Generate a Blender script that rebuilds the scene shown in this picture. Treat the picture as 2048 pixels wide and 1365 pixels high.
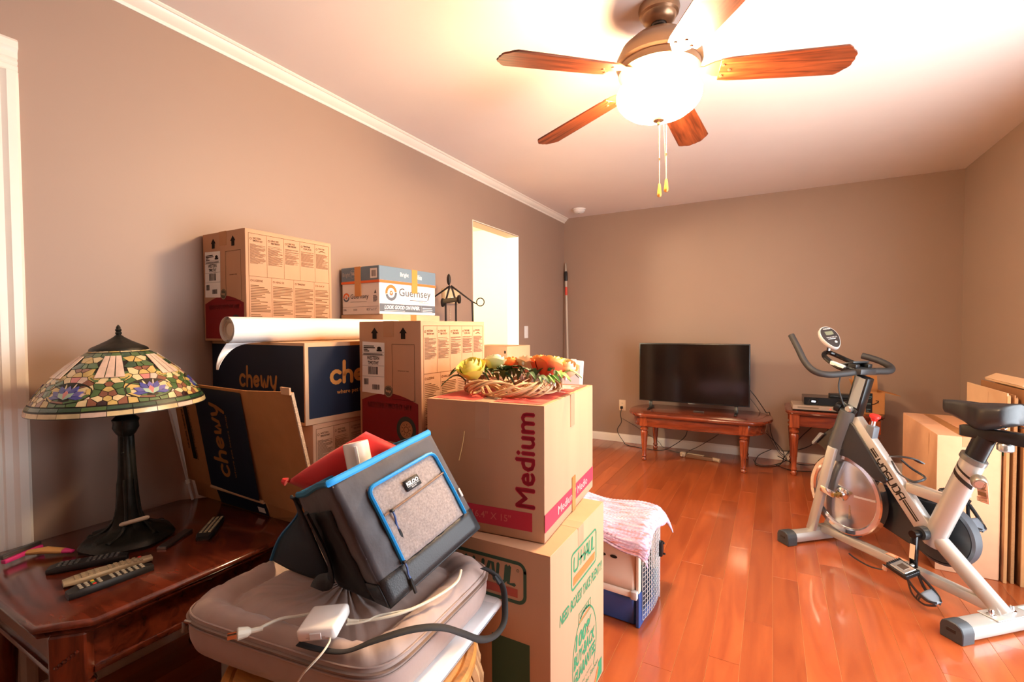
import bpy, bmesh, math, random
from mathutils import Matrix, Vector, Euler
for o in list(bpy.data.objects): bpy.data.objects.remove(o)
SC = bpy.context.scene
COL = SC.collection
PI = math.pi
R = math.radians
rnd = random.Random(7)

# ---------------------------------------------------------------- camera
cam = bpy.data.cameras.new('camera'); camo = bpy.data.objects.new('camera', cam); COL.objects.link(camo)
cam.sensor_width = 36.0; cam.lens = 36.0 * 941.3 / 2048.0; cam.clip_start = 0.02
yaw, pitch, roll = .5055, -.0276, -.005
fw = Vector((-math.sin(yaw)*math.cos(pitch), math.cos(yaw)*math.cos(pitch), math.sin(pitch)))
rt = Vector((math.cos(yaw), math.sin(yaw), 0)); up = rt.cross(fw)
cr = rt*math.cos(roll) + up*math.sin(roll); cu = -rt*math.sin(roll) + up*math.cos(roll)
M = Matrix((cr, cu, -fw)).transposed().to_4x4(); M.translation = (0, 0, 1.22)
camo.matrix_world = M
SC.camera = camo
# ---------------------------------------------------------------- light and exposure
SC.view_settings.view_transform = 'Standard'; SC.view_settings.look = 'None'
SC.view_settings.exposure = 0.0; SC.view_settings.gamma = 1.0; SC.view_settings.use_curve_mapping = False
SC.cycles.max_bounces = 8; SC.cycles.diffuse_bounces = 5; SC.cycles.sample_clamp_indirect = 6.0
SC.cycles.use_denoising = True
world = bpy.data.worlds.new('daylight'); SC.world = world; world.use_nodes = True
bg = world.node_tree.nodes['Background']; bg.inputs[0].default_value = (0.86, 0.93, 1.0, 1); bg.inputs[1].default_value = 14.0
def area(name, loc, rot, sx, sy, power, col, portal=False):
    l = bpy.data.lights.new(name, 'AREA'); l.shape = 'RECTANGLE'; l.size = sx; l.size_y = sy; l.energy = power; l.color = col
    if portal: l.cycles.is_portal = True
    o = bpy.data.objects.new(name, l); COL.objects.link(o); o.location = loc; o.rotation_euler = rot; return o
area('window_portal', (1.44, 1.87, 1.04), (0, R(90), 0), 2.0, 1.75, 1, (1, 1, 1), True)
def point(name, loc, power, col, r=.05):
    l = bpy.data.lights.new(name, 'POINT'); l.energy = power; l.color = col; l.shadow_soft_size = r
    o = bpy.data.objects.new(name, l); COL.objects.link(o); o.location = loc; return o
FAN_EMIT = 235.0
HALL_W = 170.0
point('fan_bulb_light', (-.390, 1.875, 2.118), 32.0, (1, .72, .42), .03)
point('hall_lamp_light', (-2.75, 3.1, 2.0), HALL_W, (1, .86, .62), .12)

# ---------------------------------------------------------------- materials
def lin(c):
    c = c/255.0
    return c/12.92 if c <= .04045 else ((c+.055)/1.055)**2.4
def rgb(t): return (lin(t[0]), lin(t[1]), lin(t[2]), 1)
MATS = {}
def mat(name, c, rough=.5, metal=0., var=0., vscale=20., bump=0., bscale=200., coat=0., trans=0., alpha=1., emit=None, estr=0., sheen=0., stretch=None, spec=.5, rndv=0.):
    if name in MATS: return MATS[name]
    m = bpy.data.materials.new(name); m.use_nodes = True; nt = m.node_tree; b = nt.nodes['Principled BSDF']
    b.inputs['Base Color'].default_value = rgb(c); b.inputs['Roughness'].default_value = rough; b.inputs['Metallic'].default_value = metal
    b.inputs['Specular IOR Level'].default_value = spec
    b.inputs['Coat Weight'].default_value = coat; b.inputs['Coat Roughness'].default_value = .12
    b.inputs['Transmission Weight'].default_value = trans; b.inputs['Alpha'].default_value = alpha
    if sheen: b.inputs['Sheen Weight'].default_value = sheen
    if emit: b.inputs['Emission Color'].default_value = rgb(emit); b.inputs['Emission Strength'].default_value = estr
    if var or bump or rndv:
        tc = nt.nodes.new('ShaderNodeTexCoord'); mp = nt.nodes.new('ShaderNodeMapping'); nt.links.new(tc.outputs['Object'], mp.inputs[0])
        if stretch: mp.inputs['Scale'].default_value = stretch
    src = None
    if var:
        n = nt.nodes.new('ShaderNodeTexNoise'); n.inputs['Scale'].default_value = vscale; n.inputs['Detail'].default_value = 5
        nt.links.new(mp.outputs[0], n.inputs['Vector'])
        mr = nt.nodes.new('ShaderNodeMapRange'); mr.inputs[1].default_value = .25; mr.inputs[2].default_value = .75
        mr.inputs[3].default_value = 1-var; mr.inputs[4].default_value = 1+var; nt.links.new(n.outputs[0], mr.inputs[0]); src = mr.outputs[0]
    if rndv:
        oi = nt.nodes.new('ShaderNodeObjectInfo'); m2 = nt.nodes.new('ShaderNodeMapRange'); m2.inputs[3].default_value = 1-rndv; m2.inputs[4].default_value = 1+rndv
        nt.links.new(oi.outputs['Random'], m2.inputs[0])
        if src:
            mu = nt.nodes.new('ShaderNodeMath'); mu.operation = 'MULTIPLY'; nt.links.new(src, mu.inputs[0]); nt.links.new(m2.outputs[0], mu.inputs[1]); src = mu.outputs[0]
            ad = nt.nodes.new('ShaderNodeVectorMath'); ad.operation = 'ADD'; sc = nt.nodes.new('ShaderNodeVectorMath'); sc.operation = 'SCALE'; sc.inputs[3].default_value = 37.0
            cb = nt.nodes.new('ShaderNodeCombineXYZ'); nt.links.new(oi.outputs['Random'], cb.inputs[0]); nt.links.new(oi.outputs['Random'], cb.inputs[1])
            nt.links.new(cb.outputs[0], sc.inputs[0]); nt.links.new(tc.outputs['Object'], ad.inputs[0]); nt.links.new(sc.outputs[0], ad.inputs[1]); nt.links.new(ad.outputs[0], mp.inputs[0])
        else: src = m2.outputs[0]
    if src:
        mx = nt.nodes.new('ShaderNodeVectorMath'); mx.operation = 'SCALE'; mx.inputs[0].default_value = rgb(c)[:3]; nt.links.new(src, mx.inputs[3])
        nt.links.new(mx.outputs[0], b.inputs['Base Color'])
    if bump:
        n2 = nt.nodes.new('ShaderNodeTexNoise'); n2.inputs['Scale'].default_value = bscale; n2.inputs['Detail'].default_value = 3; nt.links.new(mp.outputs[0], n2.inputs['Vector'])
        bp = nt.nodes.new('ShaderNodeBump'); bp.inputs['Strength'].default_value = bump; bp.inputs['Distance'].default_value = .002
        nt.links.new(n2.outputs[0], bp.inputs['Height']); nt.links.new(bp.outputs[0], b.inputs['Normal'])
    MATS[name] = m; return m
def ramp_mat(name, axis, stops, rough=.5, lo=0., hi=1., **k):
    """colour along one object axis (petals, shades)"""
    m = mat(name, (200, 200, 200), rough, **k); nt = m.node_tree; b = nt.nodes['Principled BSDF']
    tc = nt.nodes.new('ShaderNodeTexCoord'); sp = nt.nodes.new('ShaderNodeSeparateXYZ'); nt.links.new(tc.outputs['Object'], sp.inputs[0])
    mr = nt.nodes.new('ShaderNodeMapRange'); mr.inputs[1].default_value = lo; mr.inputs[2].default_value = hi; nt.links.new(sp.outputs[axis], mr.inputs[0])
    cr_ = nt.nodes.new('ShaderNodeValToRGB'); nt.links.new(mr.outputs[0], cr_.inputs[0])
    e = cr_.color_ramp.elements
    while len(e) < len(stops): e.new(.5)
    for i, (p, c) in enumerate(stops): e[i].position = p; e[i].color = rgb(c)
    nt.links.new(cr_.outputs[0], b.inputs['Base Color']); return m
def wood(name, c1, c2, rough=.25, stretch=(14, 1.2, 14), coat=.3, scale=3., rndv=.15, bump=.08, crough=.15):
    m = bpy.data.materials.new(name); m.use_nodes = True; nt = m.node_tree; b = nt.nodes['Principled BSDF']; L = nt.links.new
    tc = nt.nodes.new('ShaderNodeTexCoord'); oi = nt.nodes.new('ShaderNodeObjectInfo')
    sc = nt.nodes.new('ShaderNodeVectorMath'); sc.operation = 'SCALE'; sc.inputs[3].default_value = 53.0
    cb = nt.nodes.new('ShaderNodeCombineXYZ')
    for i in range(3): L(oi.outputs['Random'], cb.inputs[i])
    L(cb.outputs[0], sc.inputs[0]); ad = nt.nodes.new('ShaderNodeVectorMath'); L(tc.outputs['Object'], ad.inputs[0]); L(sc.outputs[0], ad.inputs[1])
    mp = nt.nodes.new('ShaderNodeMapping'); mp.inputs['Scale'].default_value = stretch; L(ad.outputs[0], mp.inputs[0])
    n = nt.nodes.new('ShaderNodeTexNoise'); n.inputs['Scale'].default_value = scale; n.inputs['Detail'].default_value = 8; n.inputs['Distortion'].default_value = 1.2; L(mp.outputs[0], n.inputs['Vector'])
    cr_ = nt.nodes.new('ShaderNodeValToRGB'); e = cr_.color_ramp.elements; e[0].position = .3; e[0].color = rgb(c1); e[1].position = .7; e[1].color = rgb(c2); L(n.outputs[0], cr_.inputs[0])
    m2 = nt.nodes.new('ShaderNodeMapRange'); m2.inputs[3].default_value = 1-rndv; m2.inputs[4].default_value = 1+rndv; L(oi.outputs['Random'], m2.inputs[0])
    vs = nt.nodes.new('ShaderNodeVectorMath'); vs.operation = 'SCALE'; L(cr_.outputs[0], vs.inputs[0]); L(m2.outputs[0], vs.inputs[3]); L(vs.outputs[0], b.inputs['Base Color'])
    b.inputs['Roughness'].default_value = rough; b.inputs['Coat Weight'].default_value = coat; b.inputs['Coat Roughness'].default_value = crough
    bp = nt.nodes.new('ShaderNodeBump'); bp.inputs['Strength'].default_value = bump; bp.inputs['Distance'].default_value = .002; L(n.outputs[0], bp.inputs['Height']); L(bp.outputs[0], b.inputs['Normal'])
    MATS[name] = m; return m

# ---------------------------------------------------------------- mesh builder
class MB:
    def __init__(s): s.bm = bmesh.new()
    def box(s, x0, x1, y0, y1, z0, z1, bev=0., seg=1, X=None):
        vs = [s.bm.verts.new((x, y, z)) for z in (z0, z1) for y in (y0, y1) for x in (x0, x1)]
        fs = [s.bm.faces.new([vs[i] for i in f]) for f in ((0, 2, 3, 1), (4, 5, 7, 6), (0, 1, 5, 4), (2, 6, 7, 3), (0, 4, 6, 2), (1, 3, 7, 5))]
        g = vs
        if bev > 0:
            es = {e for f in fs for e in f.edges}
            r = bmesh.ops.bevel(s.bm, geom=list(es), offset=bev, segments=seg, profile=.5, affect='EDGES', clamp_overlap=True)
            g = list({v for f in r['faces'] for v in f.verts} | {v for v in vs if v.is_valid})
        if X is not None: bmesh.ops.transform(s.bm, matrix=X, verts=g)
        return s
    def tube(s, pts, r, n=8, closed=False, cap=True, flat=None, ref=None):
        P = [Vector(p) for p in pts]; N = len(P); rings = []; prev = None
        for i, p in enumerate(P):
            if closed: t = P[(i+1) % N] - P[i-1]
            else: t = P[min(i+1, N-1)] - P[max(i-1, 0)]
            if t.length < 1e-9: t = Vector((0, 0, 1))
            t.normalize()
            if prev is None:
                a = Vector(ref) if ref is not None else (Vector((0, 0, 1)) if abs(t.z) < .9 else Vector((1, 0, 0)))
                a = (a - t*a.dot(t)).normalized()
            else:
                a = prev - t*prev.dot(t)
                if a.length < 1e-6: a = Vector((1, 0, 0)) - t*t.x
                a.normalize()
            prev = a; b = t.cross(a); rr = r[i] if isinstance(r, (list, tuple)) else r
            ra, rb = (rr, rr) if flat is None else (rr*flat[0], rr*flat[1])
            rings.append([s.bm.verts.new(p + a*math.cos(2*PI*k/n)*ra + b*math.sin(2*PI*k/n)*rb) for k in range(n)])
        for i in range(N if closed else N-1):
            A, B = rings[i], rings[(i+1) % N]
            for k in range(n): s.bm.faces.new((A[k], A[(k+1) % n], B[(k+1) % n], B[k]))
        if cap and not closed:
            s.bm.faces.new(list(reversed(rings[0]))); s.bm.faces.new(rings[-1])
        return s
    def bar(s, a, b, w, h, ref=(0, 0, 1), bev=0.):
        """rectangular bar from a to b; h along ref, w across"""
        a = Vector(a); b = Vector(b); t = (b-a).normalized(); u = Vector(ref); u = (u - t*u.dot(t)).normalized(); v = t.cross(u)
        X = Matrix((v, t, u)).transposed().to_4x4(); X.translation = a
        return s.box(-w/2, w/2, 0, (b-a).length, -h/2, h/2, bev, 2 if bev else 1, X)
    def lathe(s, prof, n=24, X=None, c=(0, 0, 0)):
        rings = []; allv = []
        for r_, z in prof:
            if r_ < 1e-6: v = s.bm.verts.new((c[0], c[1], c[2]+z)); rings.append([v]); allv.append(v)
            else:
                ring = [s.bm.verts.new((c[0]+r_*math.cos(2*PI*k/n), c[1]+r_*math.sin(2*PI*k/n), c[2]+z)) for k in range(n)]; rings.append(ring); allv += ring
        for A, B in zip(rings, rings[1:]):
            for k in range(n):
                q = [A[k % len(A)], A[(k+1) % len(A)], B[(k+1) % len(B)], B[k % len(B)]]
                f = []
                for v in q:
                    if v not in f: f.append(v)
                if len(f) > 2: s.bm.faces.new(f)
        if X is not None: bmesh.ops.transform(s.bm, matrix=X, verts=allv)
        return s
    def prism(s, poly, z0, z1, X=None):
        a = [s.bm.verts.new((p[0], p[1], z0)) for p in poly]; b = [s.bm.verts.new((p[0], p[1], z1)) for p in poly]; n = len(poly)
        s.bm.faces.new(list(reversed(a))); s.bm.faces.new(b)
        for i in range(n): s.bm.faces.new((a[i], a[(i+1) % n], b[(i+1) % n], b[i]))
        if X is not None: bmesh.ops.transform(s.bm, matrix=X, verts=a+b)
        return s
    def poly(s, pts):
        s.bm.faces.new([s.bm.verts.new(p) for p in pts]); return s
    def grid(s, rows, closed_u=False, closed_v=False):
        V = [[s.bm.verts.new(p) for p in row] for row in rows]; nr, nc = len(V), len(V[0])
        for i in range(nr if closed_v else nr-1):
            for j in range(nc if closed_u else nc-1):
                s.bm.faces.new((V[i][j], V[i][(j+1) % nc], V[(i+1) % nr][(j+1) % nc], V[(i+1) % nr][j]))
        return V
    def sphere(s, c, r, n=12, m=8, sc=(1, 1, 1)):
        s.lathe([(math.sin(PI*i/m)*r if 0 < i < m else 0, -math.cos(PI*i/m)*r) for i in range(m+1)], n,
                Matrix.Translation(c) @ Matrix.Diagonal((sc[0], sc[1], sc[2], 1))); return s
    def done(s, name, m, parent=None, smooth=True, ang=35, loc=None, rot=None, kind=None, label=None, fixn=True):
        if fixn: bmesh.ops.recalc_face_normals(s.bm, faces=s.bm.faces[:])
        me = bpy.data.meshes.new(name); s.bm.to_mesh(me); s.bm.free()
        if m is not None: me.materials.append(m)
        if smooth:
            me.shade_smooth()
            try: me.set_sharp_from_angle(angle=R(ang))
            except Exception: pass
        o = bpy.data.objects.new(name, me); COL.objects.link(o)
        if parent is not None: o.parent = parent
        if loc is not None: o.location = loc
        if rot is not None: o.rotation_euler = rot
        if kind: o['kind'] = kind
        if label: o['label'] = label
        return o
def thing(name, label, cat, loc=(0, 0, 0), rz=0., group=None, rot=None):
    o = bpy.data.objects.new(name, None); COL.objects.link(o); o.empty_display_size = .05
    o.location = loc; o.rotation_euler = rot if rot is not None else (0, 0, rz)
    o['label'] = label; o['category'] = cat
    if group: o['group'] = group
    return o
def tag(o, label, cat, group=None):
    o['label'] = label; o['category'] = cat
    if group: o['group'] = group
    return o
def struct(o): o['kind'] = 'structure'; return o
def attach(o, parent, off=(0, 0, 0)):
    """child whose mesh was laid out in room coordinates about off"""
    o.parent = parent; o.location = off; o.matrix_parent_inverse = parent.matrix_basis.inverted(); return o
def spline(pts, n=8):
    P = [Vector(p) for p in pts]; out = []
    for i in range(len(P)-1):
        p0 = P[max(i-1, 0)]; p1 = P[i]; p2 = P[i+1]; p3 = P[min(i+2, len(P)-1)]
        for k in range(n):
            t = k/n; out.append(.5*((2*p1) + (p2-p0)*t + (2*p0-5*p1+4*p2-p3)*t*t + (3*p1-p0-3*p2+p3)*t*t*t))
    out.append(P[-1]); return out
# ---------------------------------------------------------------- flat print: lettering, strokes, patches
TEXTCACHE = {}
def text_mesh(s, bold=0., shear=0.):
    c = bpy.data.curves.new('t', 'FONT'); c.body = s; c.size = 1.0; c.resolution_u = 2; c.offset = bold; c.shear = shear
    o = bpy.data.objects.new('t', c); COL.objects.link(o)
    bpy.context.view_layer.update()
    dg = bpy.context.evaluated_depsgraph_get(); me = bpy.data.meshes.new_from_object(o.evaluated_get(dg))
    bpy.data.objects.remove(o); bpy.data.curves.remove(c); return me
def face_mat(o, U, V):
    U = Vector(U).normalized(); V = Vector(V); V = (V-U*V.dot(U)).normalized(); N = U.cross(V)
    X = Matrix((U, V, N)).transposed().to_4x4(); X.translation = o; return X
class Print:
    """flat print of one colour on a face whose 2-D frame is F"""
    def __init__(s, F, off=.0007): s.F = F; s.off = off; s.b = MB()
    def _v(s, p): return s.b.bm.verts.new(s.F @ Vector((p[0], p[1], s.off)))
    def poly(s, pts): s.b.bm.faces.new([s._v(p) for p in pts]); return s
    def rect(s, u0, v0, u1, v1): return s.poly([(u0, v0), (u1, v0), (u1, v1), (u0, v1)])
    def frame(s, u0, v0, u1, v1, t):
        s.rect(u0, v0, u1, v0+t); s.rect(u0, v1-t, u1, v1); s.rect(u0, v0+t, u0+t, v1-t); s.rect(u1-t, v0+t, u1, v1-t); return s
    def ring(s, c, r0, r1, a0=0, a1=360, n=28, sy=1.):
        for k in range(n):
            A = R(a0+(a1-a0)*k/n); B = R(a0+(a1-a0)*(k+1)/n)
            q = [(c[0]+r*math.cos(t), c[1]+r*math.sin(t)*sy) for r, t in ((r0, A), (r1, A), (r1, B), (r0, B))]
            if r0 < 1e-6: q = q[1:3] + [c]
            s.poly(q)
        return s
    def disc(s, c, r, n=24, sy=1.): return s.poly([(c[0]+r*math.cos(2*PI*k/n), c[1]+r*math.sin(2*PI*k/n)*sy) for k in range(n)])
    def stroke(s, pts, w, n=5):
        P = [Vector((p[0], p[1])) for p in pts]; L_, R_ = [], []
        for i, p in enumerate(P):
            t = (P[min(i+1, len(P)-1)]-P[max(i-1, 0)])
            t = t.normalized() if t.length > 1e-9 else Vector((1, 0)); nn = Vector((-t.y, t.x))*w/2
            L_.append(p+nn); R_.append(p-nn)
        for i in range(len(P)-1): s.poly([R_[i], R_[i+1], L_[i+1], L_[i]])
        for p, d in ((P[0], P[0]-P[1]), (P[-1], P[-1]-P[-2])):
            a = math.atan2(d.y, d.x)
            s.poly([(p.x+w/2*math.cos(a-PI/2+PI*k/n), p.y+w/2*math.sin(a-PI/2+PI*k/n)) for k in range(n+1)])
        return s
    def text(s, t, u0, v0, u1, v1, bold=0., shear=0., rot=0, align='fill'):
        """rot: quarter turns counter-clockwise; the text fills the rectangle"""
        multi = bold > 0 and 'M' in t            # the outline offset folds over in the letter M
        me = text_mesh(t, 0 if multi else bold, shear); xs = [v.co.x for v in me.vertices]; ys = [v.co.y for v in me.vertices]
        if not xs: return s
        x0, x1, y0, y1 = min(xs), max(xs), min(ys), max(ys); w = max(x1-x0, 1e-6); h = max(y1-y0, 1e-6)
        for dx, dy in (((-bold, 0), (bold, 0), (0, -bold), (0, bold), (0, 0)) if multi else ((0, 0),)):
            idx = []
            for v in me.vertices:
                a, b = (v.co.x+dx-x0)/w, (v.co.y+dy-y0)/h
                for _ in range(rot % 4): a, b = 1-b, a
                idx.append(s._v((u0+(u1-u0)*a, v0+(v1-v0)*b)))
            for p in me.polygons:
                try: s.b.bm.faces.new([idx[i] for i in p.vertices])
                except ValueError: pass
        bpy.data.meshes.remove(me); return s
    def lines(s, u0, v0, u1, v1, n, fill=.55, ragged=.35, r=None):
        """unreadable fine print: n rows of small dashes"""
        r = r or rnd; dh = (v1-v0)/n
        for i in range(n):
            if r.random() < .07: continue
            e = u1-(u1-u0)*(r.random()**3)*ragged - (u1-u0)*(.5 if r.random() < .12 else 0); v = v1-(i+1)*dh
            s.rect(u0, v, max(e, u0+.1*(u1-u0)), v+dh*fill)
        return s
    def done(s, name, m, parent, **k): return s.b.done(name, m, parent, smooth=False, fixn=False, **k)
def arc(cx, cy, r, a0, a1, n=10, sy=1.): return [(cx+r*math.cos(R(a0+(a1-a0)*k/n)), cy+r*sy*math.sin(R(a0+(a1-a0)*k/n))) for k in range(n+1)]

# ---------------------------------------------------------------- palette
K = mat('kraft_cardboard', (188, 144, 112), .8, var=.06, vscale=9, bump=.05, bscale=90, stretch=(1, 1, .12), spec=.2)
KL = mat('pale_cardboard', (204, 166, 130), .8, var=.05, vscale=8, bump=.05, bscale=90, spec=.2)
KD = mat('corrugated_edge', (150, 104, 66), .9, var=.2, vscale=200, spec=.1)
TAPE = mat('brown_packing_tape', (176, 118, 66), .3, var=.05)
TAPEC = mat('clear_packing_tape', (190, 150, 118), .25, var=.04)
BLACKP = mat('black_plastic', (20, 20, 21), .4)
RUBBER = mat('dark_rubber', (38, 40, 43), .6, bump=.05)
WHITEP = mat('white_plastic', (232, 230, 226), .3)
CHROME = mat('chrome', (225, 226, 230), .08, 1.)
SILVER = mat('silver_paint', (186, 182, 176), .34, .55)
INK = mat('black_ink', (44, 36, 32), .8, spec=.1)
INKB = mat('brown_ink', (112, 78, 52), .8, spec=.1)
PAPER = mat('white_paper', (238, 234, 228), .7, var=.02)
TRIMW = mat('white_trim_paint', (236, 226, 212), .35, var=.03, vscale=6)
# ================================================================ room
XL, XR, YB, YF, HC = -2.0586, 1.2993, 4.9397, -2.6, 2.4416
WALL = mat('taupe_wall_paint', (156, 130, 113), .55, var=.02, vscale=3, bump=.04, bscale=120)
CEIL = mat('white_ceiling_paint', (232, 222, 214), .8, var=.015, vscale=4, bump=.05, bscale=150)
HALLW = mat('cream_hall_paint', (246, 238, 216), .6)
SUB = mat('dusty_subfloor', (196, 150, 104), .9)
# floor with separate planks
fl = struct(MB().box(XL-.1, XR+.1, YF-.1, YB+.1, -.08, -.0018).done('floor', SUB, smooth=False))
PLANK = wood('cherry_floor_plank', (140, 61, 28), (166, 82, 40), .3, (5, .6, 5), .5, 2.4, .14, .0, .07)
PW = .1044
lens = [.55, .7, .85, 1.0, 1.15, 1.3]
meshes = {}
def plank_mesh(L, W):
    k = (round(L, 4), round(W, 4))
    if k not in meshes:
        o = MB().box(0, W-.0011, 0, L-.0011, -.0017, 0, .0006).done('plank', PLANK, ang=30); meshes[k] = o.data; bpy.data.objects.remove(o)
    return meshes[k]
ncol = int(math.ceil((XR-XL)/PW)); rp = random.Random(21)
x0 = .0125 - PW*20
while x0 > XL: x0 -= PW
x0 += PW
cols = [(XL, x0)] if x0-XL > .01 else []
x = x0
while x < XR-.005: cols.append((x, min(x+PW, XR))); x += PW
for a, b in cols:
    y = YF - rp.random()*.5
    y = YF
    first = True
    while y < YB-.001:
        L = rp.choice(lens[2:]) if not first else rp.choice(lens); first = False
        if y < 0: L = 1.3 if y > -2.59 else rp.choice(lens)
        if YB-(y+L) < .3: L = YB-y
        o = bpy.data.objects.new('plank', plank_mesh(L, b-a)); COL.objects.link(o); o.parent = fl; o.location = (a, y, rp.uniform(-.0006, .0003)); y += L
# ceiling and walls
struct(MB().box(XL-.15, XR+.15, YF-.15, YB+.15, HC, HC+.1).done('ceiling', CEIL, smooth=False))
T = .115
O0, O1, OH = 3.092, 3.850, 2.068        # opening to the hall
D0, D1, DH = -.36, .455, 2.06           # door near the camera
w = MB()
for a, b, z0, z1 in ((YF, D0, 0, HC), (D0, D1, DH, HC), (D1, O0, 0, HC), (O0, O1, OH, HC), (O1, YB+T, 0, HC)): w.box(XL-T, XL, a, b, z0-.01, z1)
struct(w.done('wall_left', WALL, smooth=False))
struct(MB().box(XL-T, XR+T, YB, YB+T, -.01, HC).done('wall_back', WALL, smooth=False))
w = MB(); S0, S1, SH = 1.0, 2.75, 2.04
for a, b, z0, z1 in ((YF, S0, 0, HC), (S0, S1, SH, HC), (S1, YB, 0, HC)): w.box(XR, XR+T, a, b, z0-.01, z1)
struct(w.done('wall_right', WALL, smooth=False))
struct(MB().box(XL-T, XR+T, YF-T, YF, -.01, HC).done('wall_front', WALL, smooth=False))
# glazing behind and beside the camera
def glass_mat():
    m = bpy.data.materials.new('window_glass'); m.use_nodes = True; nt = m.node_tree; nt.nodes.clear()
    o = nt.nodes.new('ShaderNodeOutputMaterial'); mx = nt.nodes.new('ShaderNodeMixShader'); t = nt.nodes.new('ShaderNodeBsdfTransparent'); g = nt.nodes.new('ShaderNodeBsdfGlossy')
    g.inputs['Roughness'].default_value = .02; mx.inputs[0].default_value = .06
    nt.links.new(t.outputs[0], mx.inputs[1]); nt.links.new(g.outputs[0], mx.inputs[2]); nt.links.new(mx.outputs[0], o.inputs[0]); return m
GLASS = glass_mat()
w = MB()
for a, b in ((S0, S0+.05), ((S0+S1)/2-.035, (S0+S1)/2+.035), (S1-.05, S1)): w.box(XR+.03, XR+.08, a, b, .03, SH-.05)
w.box(XR+.03, XR+.08, S0, S1, 0, .03); w.box(XR+.03, XR+.08, S0, S1, SH-.05, SH)
d2 = struct(w.done('door_2', TRIMW, smooth=False))
MB().box(XR+.052, XR+.056, S0+.05, S1-.05, .03, SH-.05).done('pane', GLASS, d2, smooth=False)
# crown moulding, left wall only
prof = [(0, -.052), (.006, -.052), (.010, -.046), (.010, -.041), (.018, -.036), (.030, -.026), (.038, -.016), (.041, -.010), (.047, -.010), (.054, -.004), (.054, 0), (0, 0)]
def run_y(prof, y0, y1, x0, z0, sx=1):
    b = MB(); A = [b.bm.verts.new((x0+sx*p[0], y0, z0+p[1])) for p in prof]; B = [b.bm.verts.new((x0+sx*p[0], y1, z0+p[1])) for p in prof]; n = len(prof)
    for i in range(n): b.bm.faces.new((A[i], A[(i+1) % n], B[(i+1) % n], B[i]))
    b.bm.faces.new(A); b.bm.faces.new(list(reversed(B))); return b
struct(run_y(prof, YF, YB, XL, HC).done('trim_1', TRIMW, ang=20))
# baseboards
bp_ = [(0, 0), (.013, 0), (.013, .062), (.010, .072), (.007, .077), (.006, .084), (0, .084)]
struct(run_y(bp_, D1+.1, O0, XL, 0).done('baseboard_left', TRIMW, ang=20))
struct(run_y(bp_, O1, YB, XL, 0).done('baseboard_left', TRIMW, ang=20))
struct(run_y(bp_, S1, YB, XR, 0, -1).done('baseboard_right', TRIMW, ang=20))
b = MB(); A = [b.bm.verts.new((XL+.013, YB-p[0], p[1])) for p in bp_]; B = [b.bm.verts.new((XR-.013, YB-p[0], p[1])) for p in bp_]
for i in range(len(bp_)): b.bm.faces.new((A[i], A[(i+1) % len(bp_)], B[(i+1) % len(bp_)], B[i]))
b.bm.faces.new(A); b.bm.faces.new(list(reversed(B))); struct(b.done('baseboard_back', TRIMW, ang=20))
# door and fluted casing at the left edge
d1 = MB().box(XL-.07, XL-.03, D0, D1, 0, DH)
d1 = struct(d1.done('door_1', TRIMW, smooth=False))
cp = [(0, 0), (.008, 0), (.012, .006), (.012, .018), (.009, .022), (.012, .026), (.012, .034), (.009, .038), (.013, .043), (.013, .060), (.016, .066), (.020, .072), (.020, .092), (.014, .1), (0, .1)]
cs = MB()
def casing_v(y0, sgn, z0, z1):
    A = [cs.bm.verts.new((XL+p[0], y0+sgn*p[1], z0)) for p in cp]; B = [cs.bm.verts.new((XL+p[0], y0+sgn*p[1], z1)) for p in cp]; n = len(cp)
    for i in range(n): cs.bm.faces.new((A[i], A[(i+1) % n], B[(i+1) % n], B[i]))
    cs.bm.faces.new(A); cs.bm.faces.new(list(reversed(B)))
casing_v(D1-.0, 1, 0, DH-.0455); casing_v(D0, -1, 0, DH-.0455)
A = [cs.bm.verts.new((XL+p[0], D0-.1, DH-.045+p[1])) for p in cp]; B = [cs.bm.verts.new((XL+p[0], D1+.1, DH-.045+p[1])) for p in cp]
for i in range(len(cp)): cs.bm.faces.new((A[i], A[(i+1) % len(cp)], B[(i+1) % len(cp)], B[i]))
cs.bm.faces.new(A); cs.bm.faces.new(list(reversed(B)))
cas = struct(cs.done('trim_2', TRIMW, ang=20))
REDP = mat('old_red_paint', (206, 84, 74), .5, var=.1)
b = MB(); rr = random.Random(4); z = .6
while z < 2.1:
    L = rr.uniform(.03, .12)
    b.poly([(XL+.001, D1+.0995, z), (XL+.001, D1+.1015+rr.random()*.002, z), (XL+.001, D1+.1015+rr.random()*.003, z+L), (XL+.001, D1+.0995, z+L)]); z += L+rr.choice([0, 0, .01, .05])
b.done('paint_drip', REDP, cas, smooth=False)
# hall beyond the opening
HX = -3.35
w = MB(); w.box(HX-.1, HX, 1.9, 5.1, -.01, HC); w.box(HX, XL-T, 5.0, 5.1, -.01, HC); w.box(HX, XL-T, 1.9, 2.0, -.01, HC)
struct(w.done('wall_hall', HALLW, smooth=False))
struct(MB().box(HX-.1, XL-T, 1.9, 5.1, HC, HC+.1).done('ceiling', HALLW, smooth=False))
struct(MB().box(HX-.1, XL-.05, 1.9, 5.1, -.08, -.001).done('floor', SUB, smooth=False))
# jamb lining of the opening
w = MB(); w.box(XL-T-.002, XL+.001, O0-.002, O0+.004, 0, OH); w.box(XL-T-.002, XL+.001, O1-.004, O1+.002, 0, OH); w.box(XL-T-.002, XL+.001, O0, O1, OH-.004, OH+.002)
struct(w.done('trim_3', HALLW, smooth=False))
# a hall door frame seen through the opening
w = MB(); w.box(HX, HX+.02, 4.35, 4.45, 0, 2.1); w.box(HX, HX+.02, 3.5, 4.45, 2.03, 2.13)
struct(w.done('trim_4', mat('cream_trim', (226, 200, 160), .5), smooth=False))
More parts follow.
